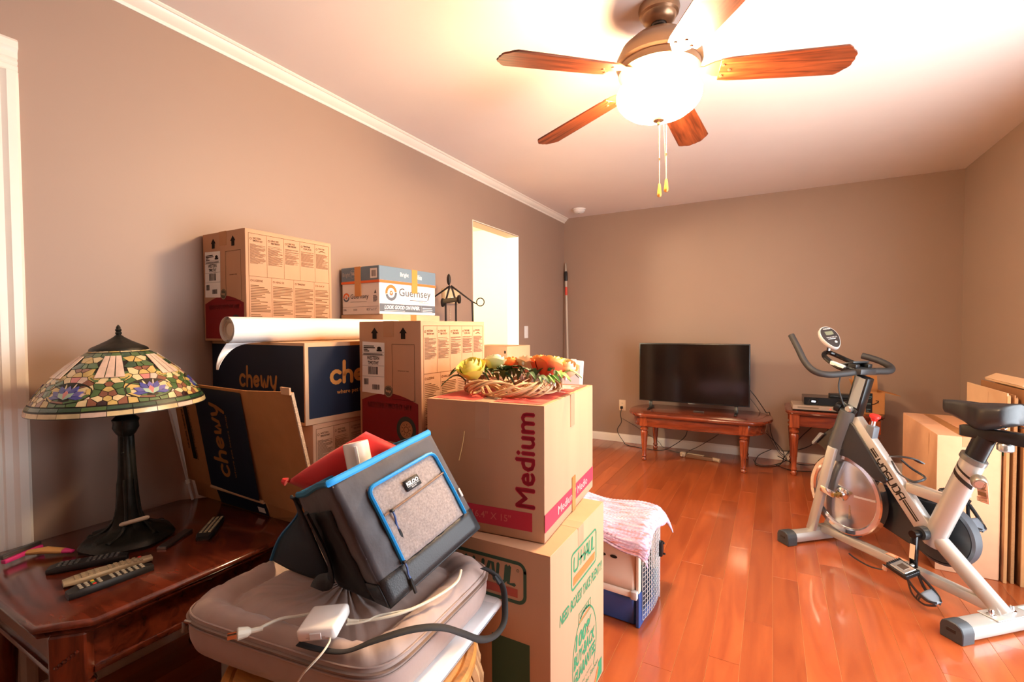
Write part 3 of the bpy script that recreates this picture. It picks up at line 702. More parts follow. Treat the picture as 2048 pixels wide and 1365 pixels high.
def hay_box(label, loc, rz, w=.29, d=.40, h=.434, detail=2, tops=True):
    t, F = carton('hay_box', label, w, d, h, loc, rz, KL if False else K, seam='y', tape=True, drop=.055)
    r = random.Random(11)
    # front: arrows, white label, blank outlined panel, maroon barn
    P = Print(F['F'])
    for cx in (.078, .212):
        P.poly([(cx-.017, h-.042), (cx+.017, h-.042), (cx, h-.022)]); P.rect(cx-.010, h-.062, cx+.010, h-.042)
    P.frame(.160, h-.275, .262, h-.080, .0012); P.text('LOREM' if False else 'western hay', .186, h-.176, .236, h-.170)
    P.done('printed_marks', INK, t)
    P = Print(F['F'])
    arch = [(.012, 0.01), (.276, .01), (.276, .150)]+[(.276-.264*i/12, .150+.030*math.sin(PI*i/12)) for i in range(1, 12)]+[(.012, .150)]
    P.poly(arch); P.done('barn_print', MAROON, t)
    P = Print(F['F'], .0010); P.disc((.142, .186), .021, 24); P.done('round_emblem', mat('olive_ink', (84, 76, 60), .8), t)
    P = Print(F['F'], .0013); P.text('hay', .130, .180, .154, .193, .02); P.ring((.142, .186), .0175, .0185); P.done('emblem_mark', KL, t)
    P = Print(F['F'], .0012); P.text('WESTERN TIMOTHY HAY', .040, .126, .248, .145, .012); P.done('barn_lettering', mat('dull_red_ink', (164, 78, 66), .8), t)
    P = Print(F['F'], .0012); P.ring((.222, .058), .029, .044, sy=1.05); P.done('seal_ring', mat('dark_green_ink', (48, 50, 40), .8), t)
    P = Print(F['F'], .0014); P.disc((.222, .058), .0285, 24, 1.05); P.done('seal', mat('seal_tan', (172, 120, 78), .8), t)
    P = Print(F['F'], .0017); P.ring((.222, .058), .009, .012); P.ring((.222, .058), .0235, .0245)
    for k in range(9): a = 2*PI*k/9; P.disc((.222+.018*math.cos(a), .058+.018*math.sin(a)), .0028, 6)
    P.done('seal_mark', INKB, t)
    # white shipping label
    b = Print(F['F'], .0010); b.poly([(.014, .178), (.122, .174), (.126, h-.076), (.018, h-.072)]); lb = b.done('shipping_label', PAPER, t)
    P = Print(F['F'], .0015); y0 = .178
    P.text('WESTERN', .040, .296, .100, .310, .02); P.text('TIMOTHY', .044, .279, .097, .292, .02)
    barcode(P, .046, .244, .092, .272, r); barcode(P, .024, .206, .046, .228, r); barcode(P, .066, .190, .100, .208, r)
    P.disc((.100, .338), .010, 10, .6); P.rect(.088, .327, .113, .334); P.lines(.024, .326, .080, .350, 4, r=r); P.lines(.022, .314, .116, .321, 2, r=r)
    for v in (.323, .312, .275, .236): P.rect(.017, v, .123, v+.0008)
    P.done('label_print', INK, t)
    # right side: framed columns of fine print
    P = Print(F['R']); P.frame(.012, .012, d-.014, h-.016, .0014)
    vm = h*.58; P.rect(.012, vm, d-.014, vm+.0012)
    cols5 = [.012+(d-.026)*k/5 for k in range(6)]; cols4 = [.012, .105, .205, .305, d-.014]
    for c in cols5[1:-1]: P.rect(c, vm, c+.001, h-.016)
    for c in cols4[1:-1]: P.rect(c, .012, c+.001, vm)
    heads = ['WESTERN TIMOTHY HAY', 'HENO WESTERN TIMOTHY', 'FOIN WESTERN TIMOTHY', 'TIMOTHEEGRAS', 'TIMOTEJKA']
    for k in range(5):
        a, b_ = cols5[k]+.006, cols5[k+1]-.005
        P.text(heads[k][:8], a+.012, h-.038, a+.046, h-.031, .015); P.text((heads[k][8:] or 'HAY').strip(), a+.012, h-.048, a+.052, h-.041, .015); P.ring((a+.004, h-.037), .003, .0045, n=10)
        P.lines(a, vm+.05 if k < 2 else vm+.062, b_, h-.056, 27, .45, .5, r)
    for k in range(4):
        a, b_ = cols4[k]+.006, cols4[k+1]-.005
        P.text(['LUZERNE', 'HENO DE', 'TIMOTHY', 'HAY'][k], a+.012, vm-.020, a+.05, vm-.012, .015); P.ring((a+.004, vm-.016), .003, .0045, n=10)
        P.lines(a, .02, b_, vm-.03, 32, .45, .6, r)
    P.done('printed_text', INKB, t); return t
# --- stack along the left wall: plain carton, hay box (low), big dark blue box, hay box on top
carton('cardboard_carton', 'plain cardboard carton at the bottom of the stack behind end table', .42, .40, .452, (-1.60, 1.31, 0), 0)
hay_box('hay box low in the stack under the dark blue box', (-1.535, 1.284, .452), 0, h=.434)
def stroke_chewy(P, u0, v0, s, w):
    """rounded lower-case word, letters drawn as round strokes"""
    def A(c, r, a0, a1, n=10): return [(u0+s*(c[0]+r*math.cos(R(a0+(a1-a0)*k/n))), v0+s*(c[1]+r*math.sin(R(a0+(a1-a0)*k/n)))) for k in range(n+1)]
    def L(*p): return [(u0+s*a, v0+s*b) for a, b in p]
    P.stroke(A((.42, .42), .36, 45, 315), w)                                   # c
    P.stroke(L((1.0, 1.35), (.98, .08)), w); P.stroke(L((1.0, .5))+A((1.28, .48), .27, 180, 0)+L((1.55, .06)), w)   # h
    P.stroke(L((1.86, .40), (2.42, .50))+A((2.14, .45), .30, 10, 320, 12), w)    # e
    P.stroke(L((2.72, .78), (2.80, .20), (2.95, .10), (3.10, .62), (3.25, .12), (3.42, .18), (3.56, .80)), w)  # w
    P.stroke(L((3.82, .80), (3.92, .32), (4.08, .16), (4.30, .30)), w); P.stroke(L((4.46, .84), (4.34, .2), (4.10, -.42)), w)   # y
# big dark blue carton
bw, bd, bh = .655, .42, .286
cx_, cy_, yaw_ = -1.396, 1.060, -4.6
ca, sa = math.cos(R(yaw_)), math.sin(R(yaw_))
bcx, bcy = cx_ - bw/2*ca - bd/2*sa*1, cy_ - bw/2*sa + bd/2*ca
bx, F = carton('navy_pet_supply_box', 'navy-printed pet supply carton carrying the white paper roll', bw, bd, bh, (bcx, bcy, .886), R(yaw_), KL, seam='x', tape=True, tm=mat('orange_tape', (206, 140, 72), .35), drop=.16)
P = Print(F['F']); P.rect(.004, .012, bw-.006, bh-.010); P.done('navy_panel', NAVY, bx)
P = Print(F['F'], .0013); stroke_chewy(P, .222, .112, .058, .0128); P.done('brand_lettering', mat('dim_kraft_print', (170, 116, 66), .75, spec=.15), bx)
P = Print(F['R']); P.rect(.014, .022, bd-.014, bh-.014); P.done('navy_panel', NAVY, bx)
P = Print(F['R'], .0013); stroke_chewy(P, .100, .135, .058, .0145); P.text('where pet lovers shop', .125, .092, .330, .112, .01); P.done('brand_lettering', CHEWK, bx)
hay_box('hay box topmost of the wall stack, against left wall', (-1.905, 1.285, 1.1735), 0, h=.434)
# --- paper roll
t = thing('paper_roll', 'large white paper roll with a loose curling edge on top of the boxes', 'paper roll', (-1.622, .93, 1.2195), 0)
PAPR = mat('glossy_white_paper', (244, 240, 236), .4)
rr_ = .0455; b = MB(); ncirc = 40; turns = 3.2; rows = []
for (yy) in (0, .27, .54, .82):
    rows.append([(( rr_-.0105*k/(ncirc*turns))*math.cos(2*PI*k/ncirc-PI/2), yy, (rr_-.0105*k/(ncirc*turns))*math.sin(2*PI*k/ncirc-PI/2)) for k in range(int(ncirc*turns)+1)])
b.grid(rows); sp_ = b.done('roll', PAPR, t)
b = MB(); rows = []
for rr2 in (.034, .012):
    rows.append([(rr2*math.cos(2*PI*k/ncirc), 0, rr2*math.sin(2*PI*k/ncirc)) for k in range(ncirc)])
b.bm.free(); b = MB()
for k in range(9):
    rq = .033-.0024*k
    b.tube([(rq*math.cos(2*PI*i/28), .004+.002*k, rq*math.sin(2*PI*i/28)) for i in range(28)], .0010, 4, closed=True)
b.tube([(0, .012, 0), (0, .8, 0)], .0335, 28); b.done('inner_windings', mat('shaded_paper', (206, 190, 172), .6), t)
# loose edge hanging at the near end
b = MB(); rows = []
for i in range(13):
    s_ = i/12; ang = -PI/2
    yw = .125*(1-s_)**1.2
    row = []
    for j in range(9):
        q = j/8; ax = .012*math.sin(s_*PI)-.052*s_*s_
        row.append((-.0*s_+ .02*s_ - .035*math.sin(s_*2.2)+ q*0 + .012*q*s_, -.002-.03*s_+yw*q+.0*s_, -rr_-.0012-.088*s_+.028*math.sin(PI*s_)*q))
    rows.append(row)
b.grid(rows); o_ = b.done('loose_edge', PAPR, t); o_.modifiers.new('thickness', 'SOLIDIFY').thickness = .0008
# --- opened flat carton leaning in front, standing on the end table
fb = thing('opened_carton', 'opened pet supply carton leaning on the boxes with navy band and bent flaps', 'box', (-1.64, 1.005, ET_Z), 0)
th = .005
def panel(name, pts, m, parent=fb, n_=None):
    """thin sheet from four local corners (counter-clockwise seen from the front)"""
    p = [Vector(q) for q in pts]; n = (p[1]-p[0]).cross(p[-1]-p[0]).normalized(); b = MB()
    A = [b.bm.verts.new(q) for q in p]; B = [b.bm.verts.new(q-n*th) for q in p]; k = len(p)
    b.bm.faces.new(A); b.bm.faces.new(list(reversed(B)))
    for i in range(k): b.bm.faces.new((A[i], B[i], B[(i+1) % k], A[(i+1) % k]))
    return b.done(name, m, parent, smooth=False)
# local x from wall to right, front toward -y ; fold line at z=.075
KB = mat('brown_cardboard', (176, 124, 78), .8, var=.06, bump=.05, bscale=90, spec=.2)
def fz(x, z): return (x, .018-.085*max(z-.0, 0)/.49 - .006*(z > .07), z)
panel('left_panel', [fz(-.395, .075), fz(-.232, .072), fz(-.186, .470), fz(-.365, .478)], KB)
mid = panel('middle_panel', [fz(-.232, .072), fz(.075, .060), fz(.110, .465), fz(-.186, .470)], KB)
rp_ = panel('right_panel', [fz(.075, .060), (.385, -.005, .055), (.362, -.085, .478), fz(.110, .465)], KB)
panel('lower_flap', [(-.39, .032, .0), (-.225, .034, .0), (-.228, .018, .07), (-.392, .018, .073)], KB)
lf_ = panel('lower_flap', [(-.222, .030, .0), (.085, .030, .0), (.075, .012, .058), (-.226, .012, .070)], KB)
panel('lower_flap', [(.092, .030, .0), (.330, .040, .0), (.322, .012, .052), (.085, .012, .056)], KB)
MB().tube([fz(-.232, .072), fz(.078, .060)], .007, 8).done('fold_edge', KL, fb)
b = MB().bar((.386, -.002, .055), (.363, -.082, .476), .006, .010, ref=(0, -1, 0)); b.done('corrugated_edge', mat('corrugated_stripe', (176, 150, 124), .9, var=.5, vscale=300), fb, smooth=False)
panel('torn_tab', [(.320, -.088, .470), (.366, -.092, .470), (.368, -.094, .492), (.318, -.09, .492)], KL)
Fp = face_mat(Vector(fz(-.232, .072))+Vector((0, -.0006, 0)), Vector((.307, 0, -.012)), Vector(fz(-.186, .470))-Vector(fz(-.232, .072)))
def shear_pts(u, v): return (u + .046*v/.405*0, v)
P = Print(Fp, .0012); P.poly([(.001, .003), (.302, .006), (.294, .402), (-.002, .397)]); P.done('navy_panel', NAVY, mid)
class Rot:            # draws a word turned a quarter counter-clockwise
    def __init__(s, P, ox, oy): s.P, s.ox, s.oy = P, ox, oy
    def stroke(s, pts, w): s.P.stroke([(s.ox-y, s.oy+x) for x, y in pts], w)
P = Print(Fp, .0022); stroke_chewy(Rot(P, .148, .065), 0, 0, .062, .0135); P.text('where pet lovers shop', .178, .07, .190, .31, .005, rot=1); P.done('brand_lettering', mat('dim_kraft_print', (0, 0, 0)), mid)
Fr = face_mat(Vector((.075, -.0, .060)), Vector((.31, -.012, 0)), Vector((.110, -.066, .465))-Vector((.075, 0, .060)))
P = Print(face_mat(Vector(fz(.075, .060)), Vector((.310, .009, -.005)), Vector(fz(.110, .465))-Vector(fz(.075, .060))), .004)
P.text('1012301', .150, .165, .160, .235, .0, rot=3); P.text('5-7-24', .172, .168, .184, .228, .0, rot=3); P.done('printed_date', INK, rp_)
Fl = face_mat(Vector(fz(-.395, .075)), Vector((.163, 0, -.003)), Vector(fz(-.365, .478))-Vector(fz(-.395, .075)))
P = Print(Fl, .0015); P.rect(.075, .10, .10, .38); P.lines(.106, .10, .112, .33, 40); P.lines(.055, .14, .066, .36, 40); P.done('printed_strip', INK, bpy.data.objects['left_panel'])
P = Print(face_mat((-.222, .030-.0008, 0), (1, 0, 0), (0, -.018, .058)), .0010); P.rect(.002, .002, .30, .058); P.done('navy_panel', NAVY, lf_)
P = Print(face_mat((-.222, .030-.0008, 0), (1, 0, 0), (0, -.018, .058)), .0016); P.rect(.245, .012, .285, .034); P.done('white_sticker', PAPER, lf_)
# --- printer paper box on plain cartons
carton('cardboard_carton', 'plain cardboard carton hidden low behind the pet supply stack', .30, .46, .845, (-1.895, 2.02, 0), 0)
carton('cardboard_carton', 'plain cardboard carton directly under the white printer paper box', .305, .47, .449, (-1.893, 2.02, .8455), 0, KL)
pw_, pd_, ph_ = .286, .445, .250
t = thing('printer_paper_box', 'white and blue printer paper box taped shut, high against left wall', 'box', (-1.893, 2.005, 1.2955), R(-1.5))
WB = mat('white_carton_board', (236, 228, 220), .6)
MB().box(-pw_/2+.003, pw_/2-.003, -pd_/2+.003, pd_/2-.003, 0, ph_-.01, .003).done('body', WB, t)
SLATE = mat('slate_blue_print', (104, 124, 140), .6)
MB().box(-pw_/2, pw_/2, -pd_/2, pd_/2, ph_-.088, ph_, .003).done('lid', SLATE, t)
F_F = face_mat((-pw_/2, -pd_/2, 0), (1, 0, 0), (0, 0, 1)); F_R = face_mat((pw_/2, -pd_/2, 0), (0, 1, 0), (0, 0, 1))
F_F2 = face_mat((-pw_/2, -pd_/2+.003, 0), (1, 0, 0), (0, 0, 1)); F_R2 = face_mat((pw_/2-.003, -pd_/2, 0), (0, 1, 0), (0, 0, 1))
OR = mat('orange_print', (0, 0, 0))
P = Print(F_F); P.rect(.001, ph_-.087, pw_-.001, ph_-.074); P.done('orange_stripe', OR, t)
P = Print(F_R); P.rect(.001, ph_-.087, pd_-.001, ph_-.074); P.done('orange_stripe', OR, t)
def swirl(Fm, c, r, off):
    P = Print(Fm, off); P.ring(c, r*.62, r, 10, 190); P.ring(c, r*.1, r*.26, 0, 360); P.done('swirl_top', OR, t)
    P = Print(Fm, off); P.ring(c, r*.62, r, 195, 365); P.ring(c, r*.26, r*.34, 200, 360); P.done('swirl_bottom', mat('slate_ink', (92, 96, 104), .6), t)
GREYI = mat('grey_ink', (84, 80, 82), .7)
swirl(F_F2, (.036, .092), .024, .0008); swirl(F_R2, (.085, .113), .042, .0008)
P = Print(F_F2, .0009); P.text('Guernsey', .068, .076, .205, .108, .008); P.poly([(.245, .108), (.262, .108), (.255, .128)]); P.lines(.238, .066, .268, .10, 5); P.rect(.004, .040, pw_-.01, .041)
P.text('20lb', .012, .020, .036, .030); P.text('5000', .090, .020, .118, .030); P.text('8.5" x 11"', .190, .020, .262, .032); P.rect(.068, .066, .19, .0675); P.done('printed_text', GREYI, t)
P = Print(F_R2, .0009); P.text('Guernsey', .142, .085, .400, .142, .008); P.text('look good', .300, .064, .380, .077, 0, .4); P.lines(.225, .078, .37, .084, 1); P.done('printed_text', GREYI, t)
P = Print(F_R2, .0008); P.rect(.004, .014, pd_-.006, .055); P.done('slate_band', mat('slate_ink', (0, 0, 0)), t)
P = Print(F_R2, .0014); P.text('LOOK GOOD ON PAPER.', .035, .027, .305, .048, .03, .25); P.rect(.318, .018, .319, .050); P.lines(.328, .018, .415, .048, 3, .3, .3); P.lines(.035, .018, .19, .022, 1); P.done('slogan', PAPER, t)
for s_, u_, v_ in (('Bright', .150, .215), ('White', .270, .322)): P = Print(F_R, .0009); P.text(s_, u_, ph_-.052, v_, ph_-.024, .01); P.done('lid_lettering', PAPER, t)
P = Print(F_F, .0009); P.text('Bright', .014, ph_-.054, .068, ph_-.026); P.text('94', .080, ph_-.048, .104, ph_-.024, .02); P.ring((.092, ph_-.036), .021, .0225); P.done('lid_lettering', mat('pale_grey_ink', (186, 178, 174), .6), t)
b = Print(F_F, .0009); b.rect(.222, ph_-.064, .272, ph_-.014); b.done('lid_sticker', PAPER, t); b = Print(F_F, .0013); barcode(b, .232, ph_-.056, .264, ph_-.024, rnd); b.done('sticker_print', GREYI, t)
b = MB(); b.box(-.038, .008, -pd_/2-.0012, -pd_/2+.003, ph_-.155, ph_); b.box(-.038, .008, -pd_/2, pd_/2, ph_, ph_+.0012)
b.box(pw_/2-.003, pw_/2+.0012, .018, .062, ph_-.13, ph_); b.done('tape', mat('orange_tape', (0, 0, 0)), t, smooth=False)
# --- front hay box and its support
carton('cardboard_carton', 'plain cardboard carton under the front hay box, mostly hidden by the cooler bag', .285, .39, .8115, (-1.18, 1.437, 0), 0)
hay_box('hay box standing in front beside the flowers', (-1.18, 1.437, .812), 0)
# --- stacked moving boxes
UW, UD, UH = .455, .455, .607
ub, F = carton('moving_box', 'large kraft moving box with green lettering standing on the floor', UW, UD, UH, (-.514-UW/2, 1.135+UD/2, 0), 0, K, seam='x', tm=TAPEC, drop=.12)
def uhaul(P, u0, v0, w, h, t_):
    """slanted letters U-H A U L as strokes"""
    s = w/6.1; sl = .22
    def Q(*p): return [(u0+s*(a+sl*b*.6), v0+h*b) for a, b in p]
    P.stroke(Q((.0, 1), (-.0, .12), (.25, 0), (.95, 0), (1.15, .12), (1.15, 1)), t_, 2)
    P.stroke(Q((1.45, .5), (2.2, .5)), t_, 2)
    P.stroke(Q((1.95, 1), (1.95, 0)), t_, 2); P.stroke(Q((2.9, 1), (2.9, 0)), t_, 2); P.stroke(Q((1.95, .5), (2.9, .5)), t_, 2)
    P.stroke(Q((3.2, 0), (3.55, 1), (3.85, 1), (4.15, 0)), t_, 2); P.stroke(Q((3.35, .35), (4.05, .35)), t_, 2)
    P.stroke(Q((4.4, 1), (4.4, .12), (4.6, 0), (5.05, 0), (5.2, .12), (5.2, 1)), t_, 2)
    P.stroke(Q((5.5, 1), (5.5, 0), (6.1, 0)), t_, 2)
def rrect(P, u0, v0, u1, v1, r, t_):
    pts = arc(u1-r, v1-r, r, 0, 90, 6)+arc(u0+r, v1-r, r, 90, 180, 6)+arc(u0+r, v0+r, r, 180, 270, 6)+arc(u1-r, v0+r, r, 270, 360, 6)
    P.stroke(pts+[pts[0]], t_, 3)
# right face
P = Print(F['R']); rrect(P, .150, .437, .370, .545, .014, .007); uhaul(P, .168, .487, .182, .042, .0085)
P.text('NEED BOXES? TAKE PLENTY!', .060, .378, .430, .412, .03, .2)
P.ring((.265, .190), .105, .110, -45, 285, 40, 1.25); P.text('100%', .180, .232, .325, .280, .04, .15); P.text('BUY-BACK', .166, .182, .355, .224, .04, .15); P.text('GUARANTEE', .168, .132, .360, .172, .04, .15)
P.text('at the Station', .230, .075, .390, .092, .0, .2); P.text('Moving Center', .200, .100, .330, .110, .0, .2)
P.frame(.205, .302, .318, .338, .003); uhaul(P, .218, .318, .088, .014, .0035); P.poly([(.36, .012), (.43, .012), (.43, .07), (.395, .07)]); P.done('green_lettering', GREENP, ub)
P = Print(F['R'], .001); P.poly([(.163, .448), (.352, .448), (.358, .472), (.168, .472)]); P.done('orange_bar', ORANGEP, ub)
P = Print(F['R'], .001); P.rect(.212, .306, .311, .311); P.done('orange_bar', ORANGEP, ub)
P = Print(F['R'], .001); P.poly([(.33, .006), (.36, .006), (.395, .055), (.385, .058)]); P.done('orange_stripe', ORANGEP, ub)
# front face
DG = mat('dark_green_print', (54, 84, 62), .75)
P = Print(F['F']); rrect(P, .115, .455, .378, .566, .022, .010); uhaul(P, .140, .502, .205, .048, .0105); P.ring((.356, .545), .003, .0045, n=10); P.done('green_lettering', DG, ub)
P = Print(F['F'], .001); P.poly([(.130, .468), (.355, .468), (.355, .492), (.136, .492)]); P.done('orange_bar', mat('dull_orange_print', (176, 76, 56), .75), ub)
P = Print(F['F']); P.rect(.270, .175, .392, .345); P.done('green_block', DG, ub)
MW, MD, MH = .395, .525, .392
ma = R(4.5); NX, NY = -.557, 1.192
mx_ = NX - MW/2*math.cos(ma) - MD/2*math.sin(ma); my_ = NY - MW/2*math.sin(ma) + MD/2*math.cos(ma)
mb_, F = carton('moving_box', 'medium kraft box with red lettering and wreath on top, stacked on the larger one', MW, MD, MH, (mx_, my_, .6085), ma, K, seam='y', tape=True, tm=TAPEC, drop=.11)
P = Print(F['F']); P.rect(.0, .028, MW-.038, .082); P.done('red_band', REDPR, mb_)
P = Print(F['F'], .0012); P.text('22.1" X 16.4" X 15"', .06, .045, MW-.105, .066, .005); P.done('band_lettering', mat('dim_red_ink', (214, 104, 96), .7), mb_)
P = Print(F['F'], .0008); P.text('Medium', MW-.088, .095, MW-.030, .368, .030, rot=1); P.done('size_lettering', REDPR, mb_)
P = Print(F['R']); P.rect(.0, .030, MD-.002, .082); P.done('red_band', REDPR, mb_)
P = Print(F['R'], .0012); P.text('Medium / Medio', .115, .042, .44, .068, .01); P.done('band_lettering', mat('pale_pink_ink', (240, 206, 196), .7), mb_)
b = MB(); b.box(MW/2, MW/2+.0016, -.022, .022, MH-.105, MH+.0012); b.done('tape', TAPEC, mb_, smooth=False)
b = MB(); b.box(MW/2+.0014, MW/2+.0022, -.008, .03, 0.0, .115); b.done('tape', TAPE, mb_, smooth=False)
P = Print(F['T'], .0012); P.rect(.014, .016, MW/2-.03, MD-.016); P.rect(MW/2+.03, .016, MW-.016, MD-.016); P.done('red_panel', mat('red_top_print', (206, 78, 66), .7), mb_)
P = Print(F['T'], .0018); P.lines(MW/2+.06, .25, MW-.03, .48, 9, .5); P.done('panel_lettering', mat('pale_pink_ink', (0, 0, 0)), mb_)
MB().tube(spline([(-.060, -MD/2-.002, .30), (-.066, -MD/2-.004, .26), (-.078, -MD/2-.006, .21)], 5), .0016, 6).done('straw', mat('straw', (206, 170, 110), .7), mb_)
# --- small plain box behind, and the black rack
sb, F = carton('cardboard_carton', 'plain pale cardboard carton with a dark hand hole, near the opening', .34, .30, 1.10, (-1.66, 2.80, 0), R(-3), KL, tape=False)
P = Print(F['F']); P.rect(.318, 1.055, .330, 1.072); P.done('hand_hole', INK, sb)
t = thing('metal_rack', 'black metal rack with peaked top and ring, rising behind the boxes', 'rack', (-1.88, 2.555, 0), R(17))
BM = mat('black_metal', (34, 28, 26), .5, .4)
top = 1.50
MB().tube([(-.036, 0, 0), (-.036, 0, top-.10), (-.006, 0, top)], .0068, 8).done('upright', BM, t)
MB().tube([(.036, 0, 0), (.036, 0, top-.10), (.006, 0, top)], .0068, 8).done('upright', BM, t)
MB().tube([(-.18, 0, 0), (-.165, 0, top-.10), (-.004, 0, top+.003)], .0066, 8).done('upright', BM, t)
MB().tube([(.182, .0, 0), (.150, 0, top-.105), (.004, 0, top+.003)], .0066, 8).done('upright', BM, t)
MB().tube([(-.175, 0, .3), (.178, 0, .3)], .006, 8).done('cross_bar', BM, t)
MB().sphere((-.012, 0, top+.045), .016, 12, 8, (.9, .7, 2.4)).done('finial', BM, t)
MB().tube([(.205+.026*math.cos(2*PI*k/20), 0, top-.108+.026*math.sin(2*PI*k/20)) for k in range(20)], .0036, 6, closed=True).tube([(.152, 0, top-.105), (.185, 0, top-.122)], .004, 6).done('ring', BM, t)
for dx, dz in ((-.052, -.108), (.062, -.088)):
    MB().lathe([(0, -.008), (.024, -.008), (.026, -.004), (.026, .004), (.024, .008), (0, .008)], 20, Matrix.Translation((dx, -.01, top+dz)) @ Matrix.Rotation(R(90), 4, 'Y') @ Matrix.Diagonal((1.1, .8, 1.0, 1))).done('end_disc', BM, t)
MB().tube([(-.052, -.01, top-.10), (.062, -.01, top-.088)], .016, 12).done('axle', mat('olive_metal', (86, 78, 60), .5, .3), t)
b = MB()
for k in range(12): b.sphere((.0, -.012, top-.15-.011*k), .0048 if k % 2 else .0038, 8, 6)
b.done('bead_string', mat('silver_beads', (190, 176, 160), .3, .5), t)
# --- translucent lid standing behind the medium box and extension pole in the corner
t = thing('storage_lid', 'translucent white storage lid standing on edge behind the flower box', 'lid', (-1.205, 2.9, 0), R(4), rot=(R(-3), R(2.5), R(4)))
MB().box(-.072, .072, -.008, .008, .55, 1.005, .012, 3).done('sheet', mat('milky_plastic', (214, 208, 212), .35), t)
MB().box(-.054, .054, -.0105, -.006, .57, .975, .002).done('recess', mat('milky_plastic_inner', (186, 180, 186), .4), t)
MB().box(-.020, .020, -.012, .010, .985, 1.012, .004).done('lip', mat('milky_plastic', (0, 0, 0)), t)
MB().box(-.085, .085, -.06, .06, 0, .55, .01).done('tub', mat('milky_plastic', (0, 0, 0)), t)
t = thing('extension_pole', 'long grey extension pole with black collar standing in far left corner', 'pole', (-1.945, 4.80, 0), 0)
A_ = Vector((0, 0, 0)); Bv = Vector((-.082, .108, 1.94))
def on(q): return A_+(Bv-A_)*q
MB().tube([on(0), on(.90)], .013, 12).done('shaft', mat('pole_grey', (190, 176, 160), .45), t)
MB().tube([on(.897), on(.905), on(.945), on(.952)], [.015, .019, .019, .015], 12).done('collar', BLACKP, t)
MB().tube([on(.95), on(.975), on(1)], [.011, .011, .007], 12).done('threaded_tip', mat('pole_metal', (196, 190, 180), .3, .8), t)
MB().tube([on(.815), on(.862)], .0138, 12).done('red_label', mat('red_label', (214, 70, 50), .5), t)
# ================================================================ drum stool, tray, cushion
dc = (-.895, .815); DZ = .425
RAT = mat('honey_rattan', (196, 132, 66), .4, var=.18, vscale=14, stretch=(1, 8, 1), coat=.2)
RATD = mat('weathered_vine', (176, 128, 82), .7, var=.3, vscale=30)
st = thing('drum_stool', 'round rattan drum stool with woven vine sides under the cushion', 'stool', (dc[0], dc[1], 0))
MB().lathe([(0, DZ), (.262, DZ), (.268, DZ-.002), (.270, DZ-.006), (.276, DZ-.001), (.290, DZ-.001), (.296, DZ-.008), (.296, DZ-.022), (.284, DZ-.032), (0, DZ-.032)], 64).done('seat_top', RAT, st)
MB().lathe([(.264, DZ-.034), (.272, .2), (.262, .02), (.24, 0), (0, 0)], 40).done('drum_wall', mat('dark_inside', (70, 46, 28), .9), st)
for k in range(44):
    a = 2*PI*k/44; a2 = a+.16; rj = random.Random(k)
    pts = [(.285*math.cos(a), .285*math.sin(a), DZ-.03), (.30*math.cos(a+.03), .30*math.sin(a+.03), DZ-.09), ((.292+rj.random()*.018)*math.cos((a+a2)/2), (.292+rj.random()*.018)*math.sin((a+a2)/2), .26), (.295*math.cos(a2), .295*math.sin(a2), .12), (.275*math.cos(a2), .275*math.sin(a2), .01)]
    MB().tube(spline(pts, 4), [.010+.006*rj.random() for _ in range(17)], 6).done('vine', RATD, st)
for zz in (.03, .22): MB().tube([(.288*math.cos(2*PI*k/48), .288*math.sin(2*PI*k/48), zz) for k in range(48)], .010, 6, closed=True).done('hoop', RATD, st)
tr = thing('white_tray', 'flat white plastic tray with rounded corners sticking out under the cushion', 'tray', (-.780, .917, DZ+.0005), R(95.5))
GLW = mat('glossy_white_plastic', (240, 240, 242), .12, coat=.4)
MB().box(-.245, .215, -.135, .135, 0, .024, .010, 3).done('body', GLW, tr)
MB().box(.18, .213, -.125, .125, .020, .0252, .002, 2).done('ridge', GLW, tr)
MB().box(-.20, .16, -.137, -.1335, .010, .013).done('seam', mat('grey_seam', (150, 150, 156), .5), tr, smooth=False)
# cushion: concentric rings with bolster border
FLc, FRc, BRc, BLc = Vector((-1.255, .572, 0)), Vector((-.655, .652, 0)), Vector((-.668, 1.120, 0)), Vector((-1.272, 1.045, 0))
def quad(u, v): return FLc*(1-u)*(1-v)+FRc*u*(1-v)+BRc*u*v+BLc*(1-u)*v
CZ = DZ+.026
TA = mat('taupe_cushion_fabric', (166, 142, 132), .62, var=.04, vscale=30, bump=.15, bscale=60, sheen=.25)
TAZ = mat('zipper_tape', (134, 112, 100), .7)
cu = thing('quilted_cushion', 'taupe quilted pet cushion with zippered sides on the drum stool', 'cushion', (0, 0, 0))
NS = 40; rc = random.Random(8)
def contour(ins, z, wr=0., sag=0.):
    """rounded-square contour inset by ins (fraction); n points"""
    row = []
    for k in range(NS*4):
        sd, q = divmod(k, NS); q = q/NS
        x, y = ((q, 0), (1, q), (1-q, 1), (0, 1-q))[sd]
        X_, Y_ = 2*x-1, 2*y-1; p = 7.0
        m_ = (abs(X_)**p+abs(Y_)**p)**(1/p); f = 1/max(m_, 1e-6)
        s_ = (1-2*ins)
        X_, Y_ = X_*f*s_, Y_*f*s_
        u, v = (X_+1)/2, (Y_+1)/2
        pt = quad(u, v); per = (sd+q)
        wob = wr*(math.sin(per*41)+.7*math.sin(per*67+1.3)+.5*math.sin(per*103+.4))
        corner = min(abs(q-0), abs(1-q))
        pt.z = z + wob - sag*math.exp(-(corner/.06)**2) + .018*v*u
        row.append(pt)
    return row
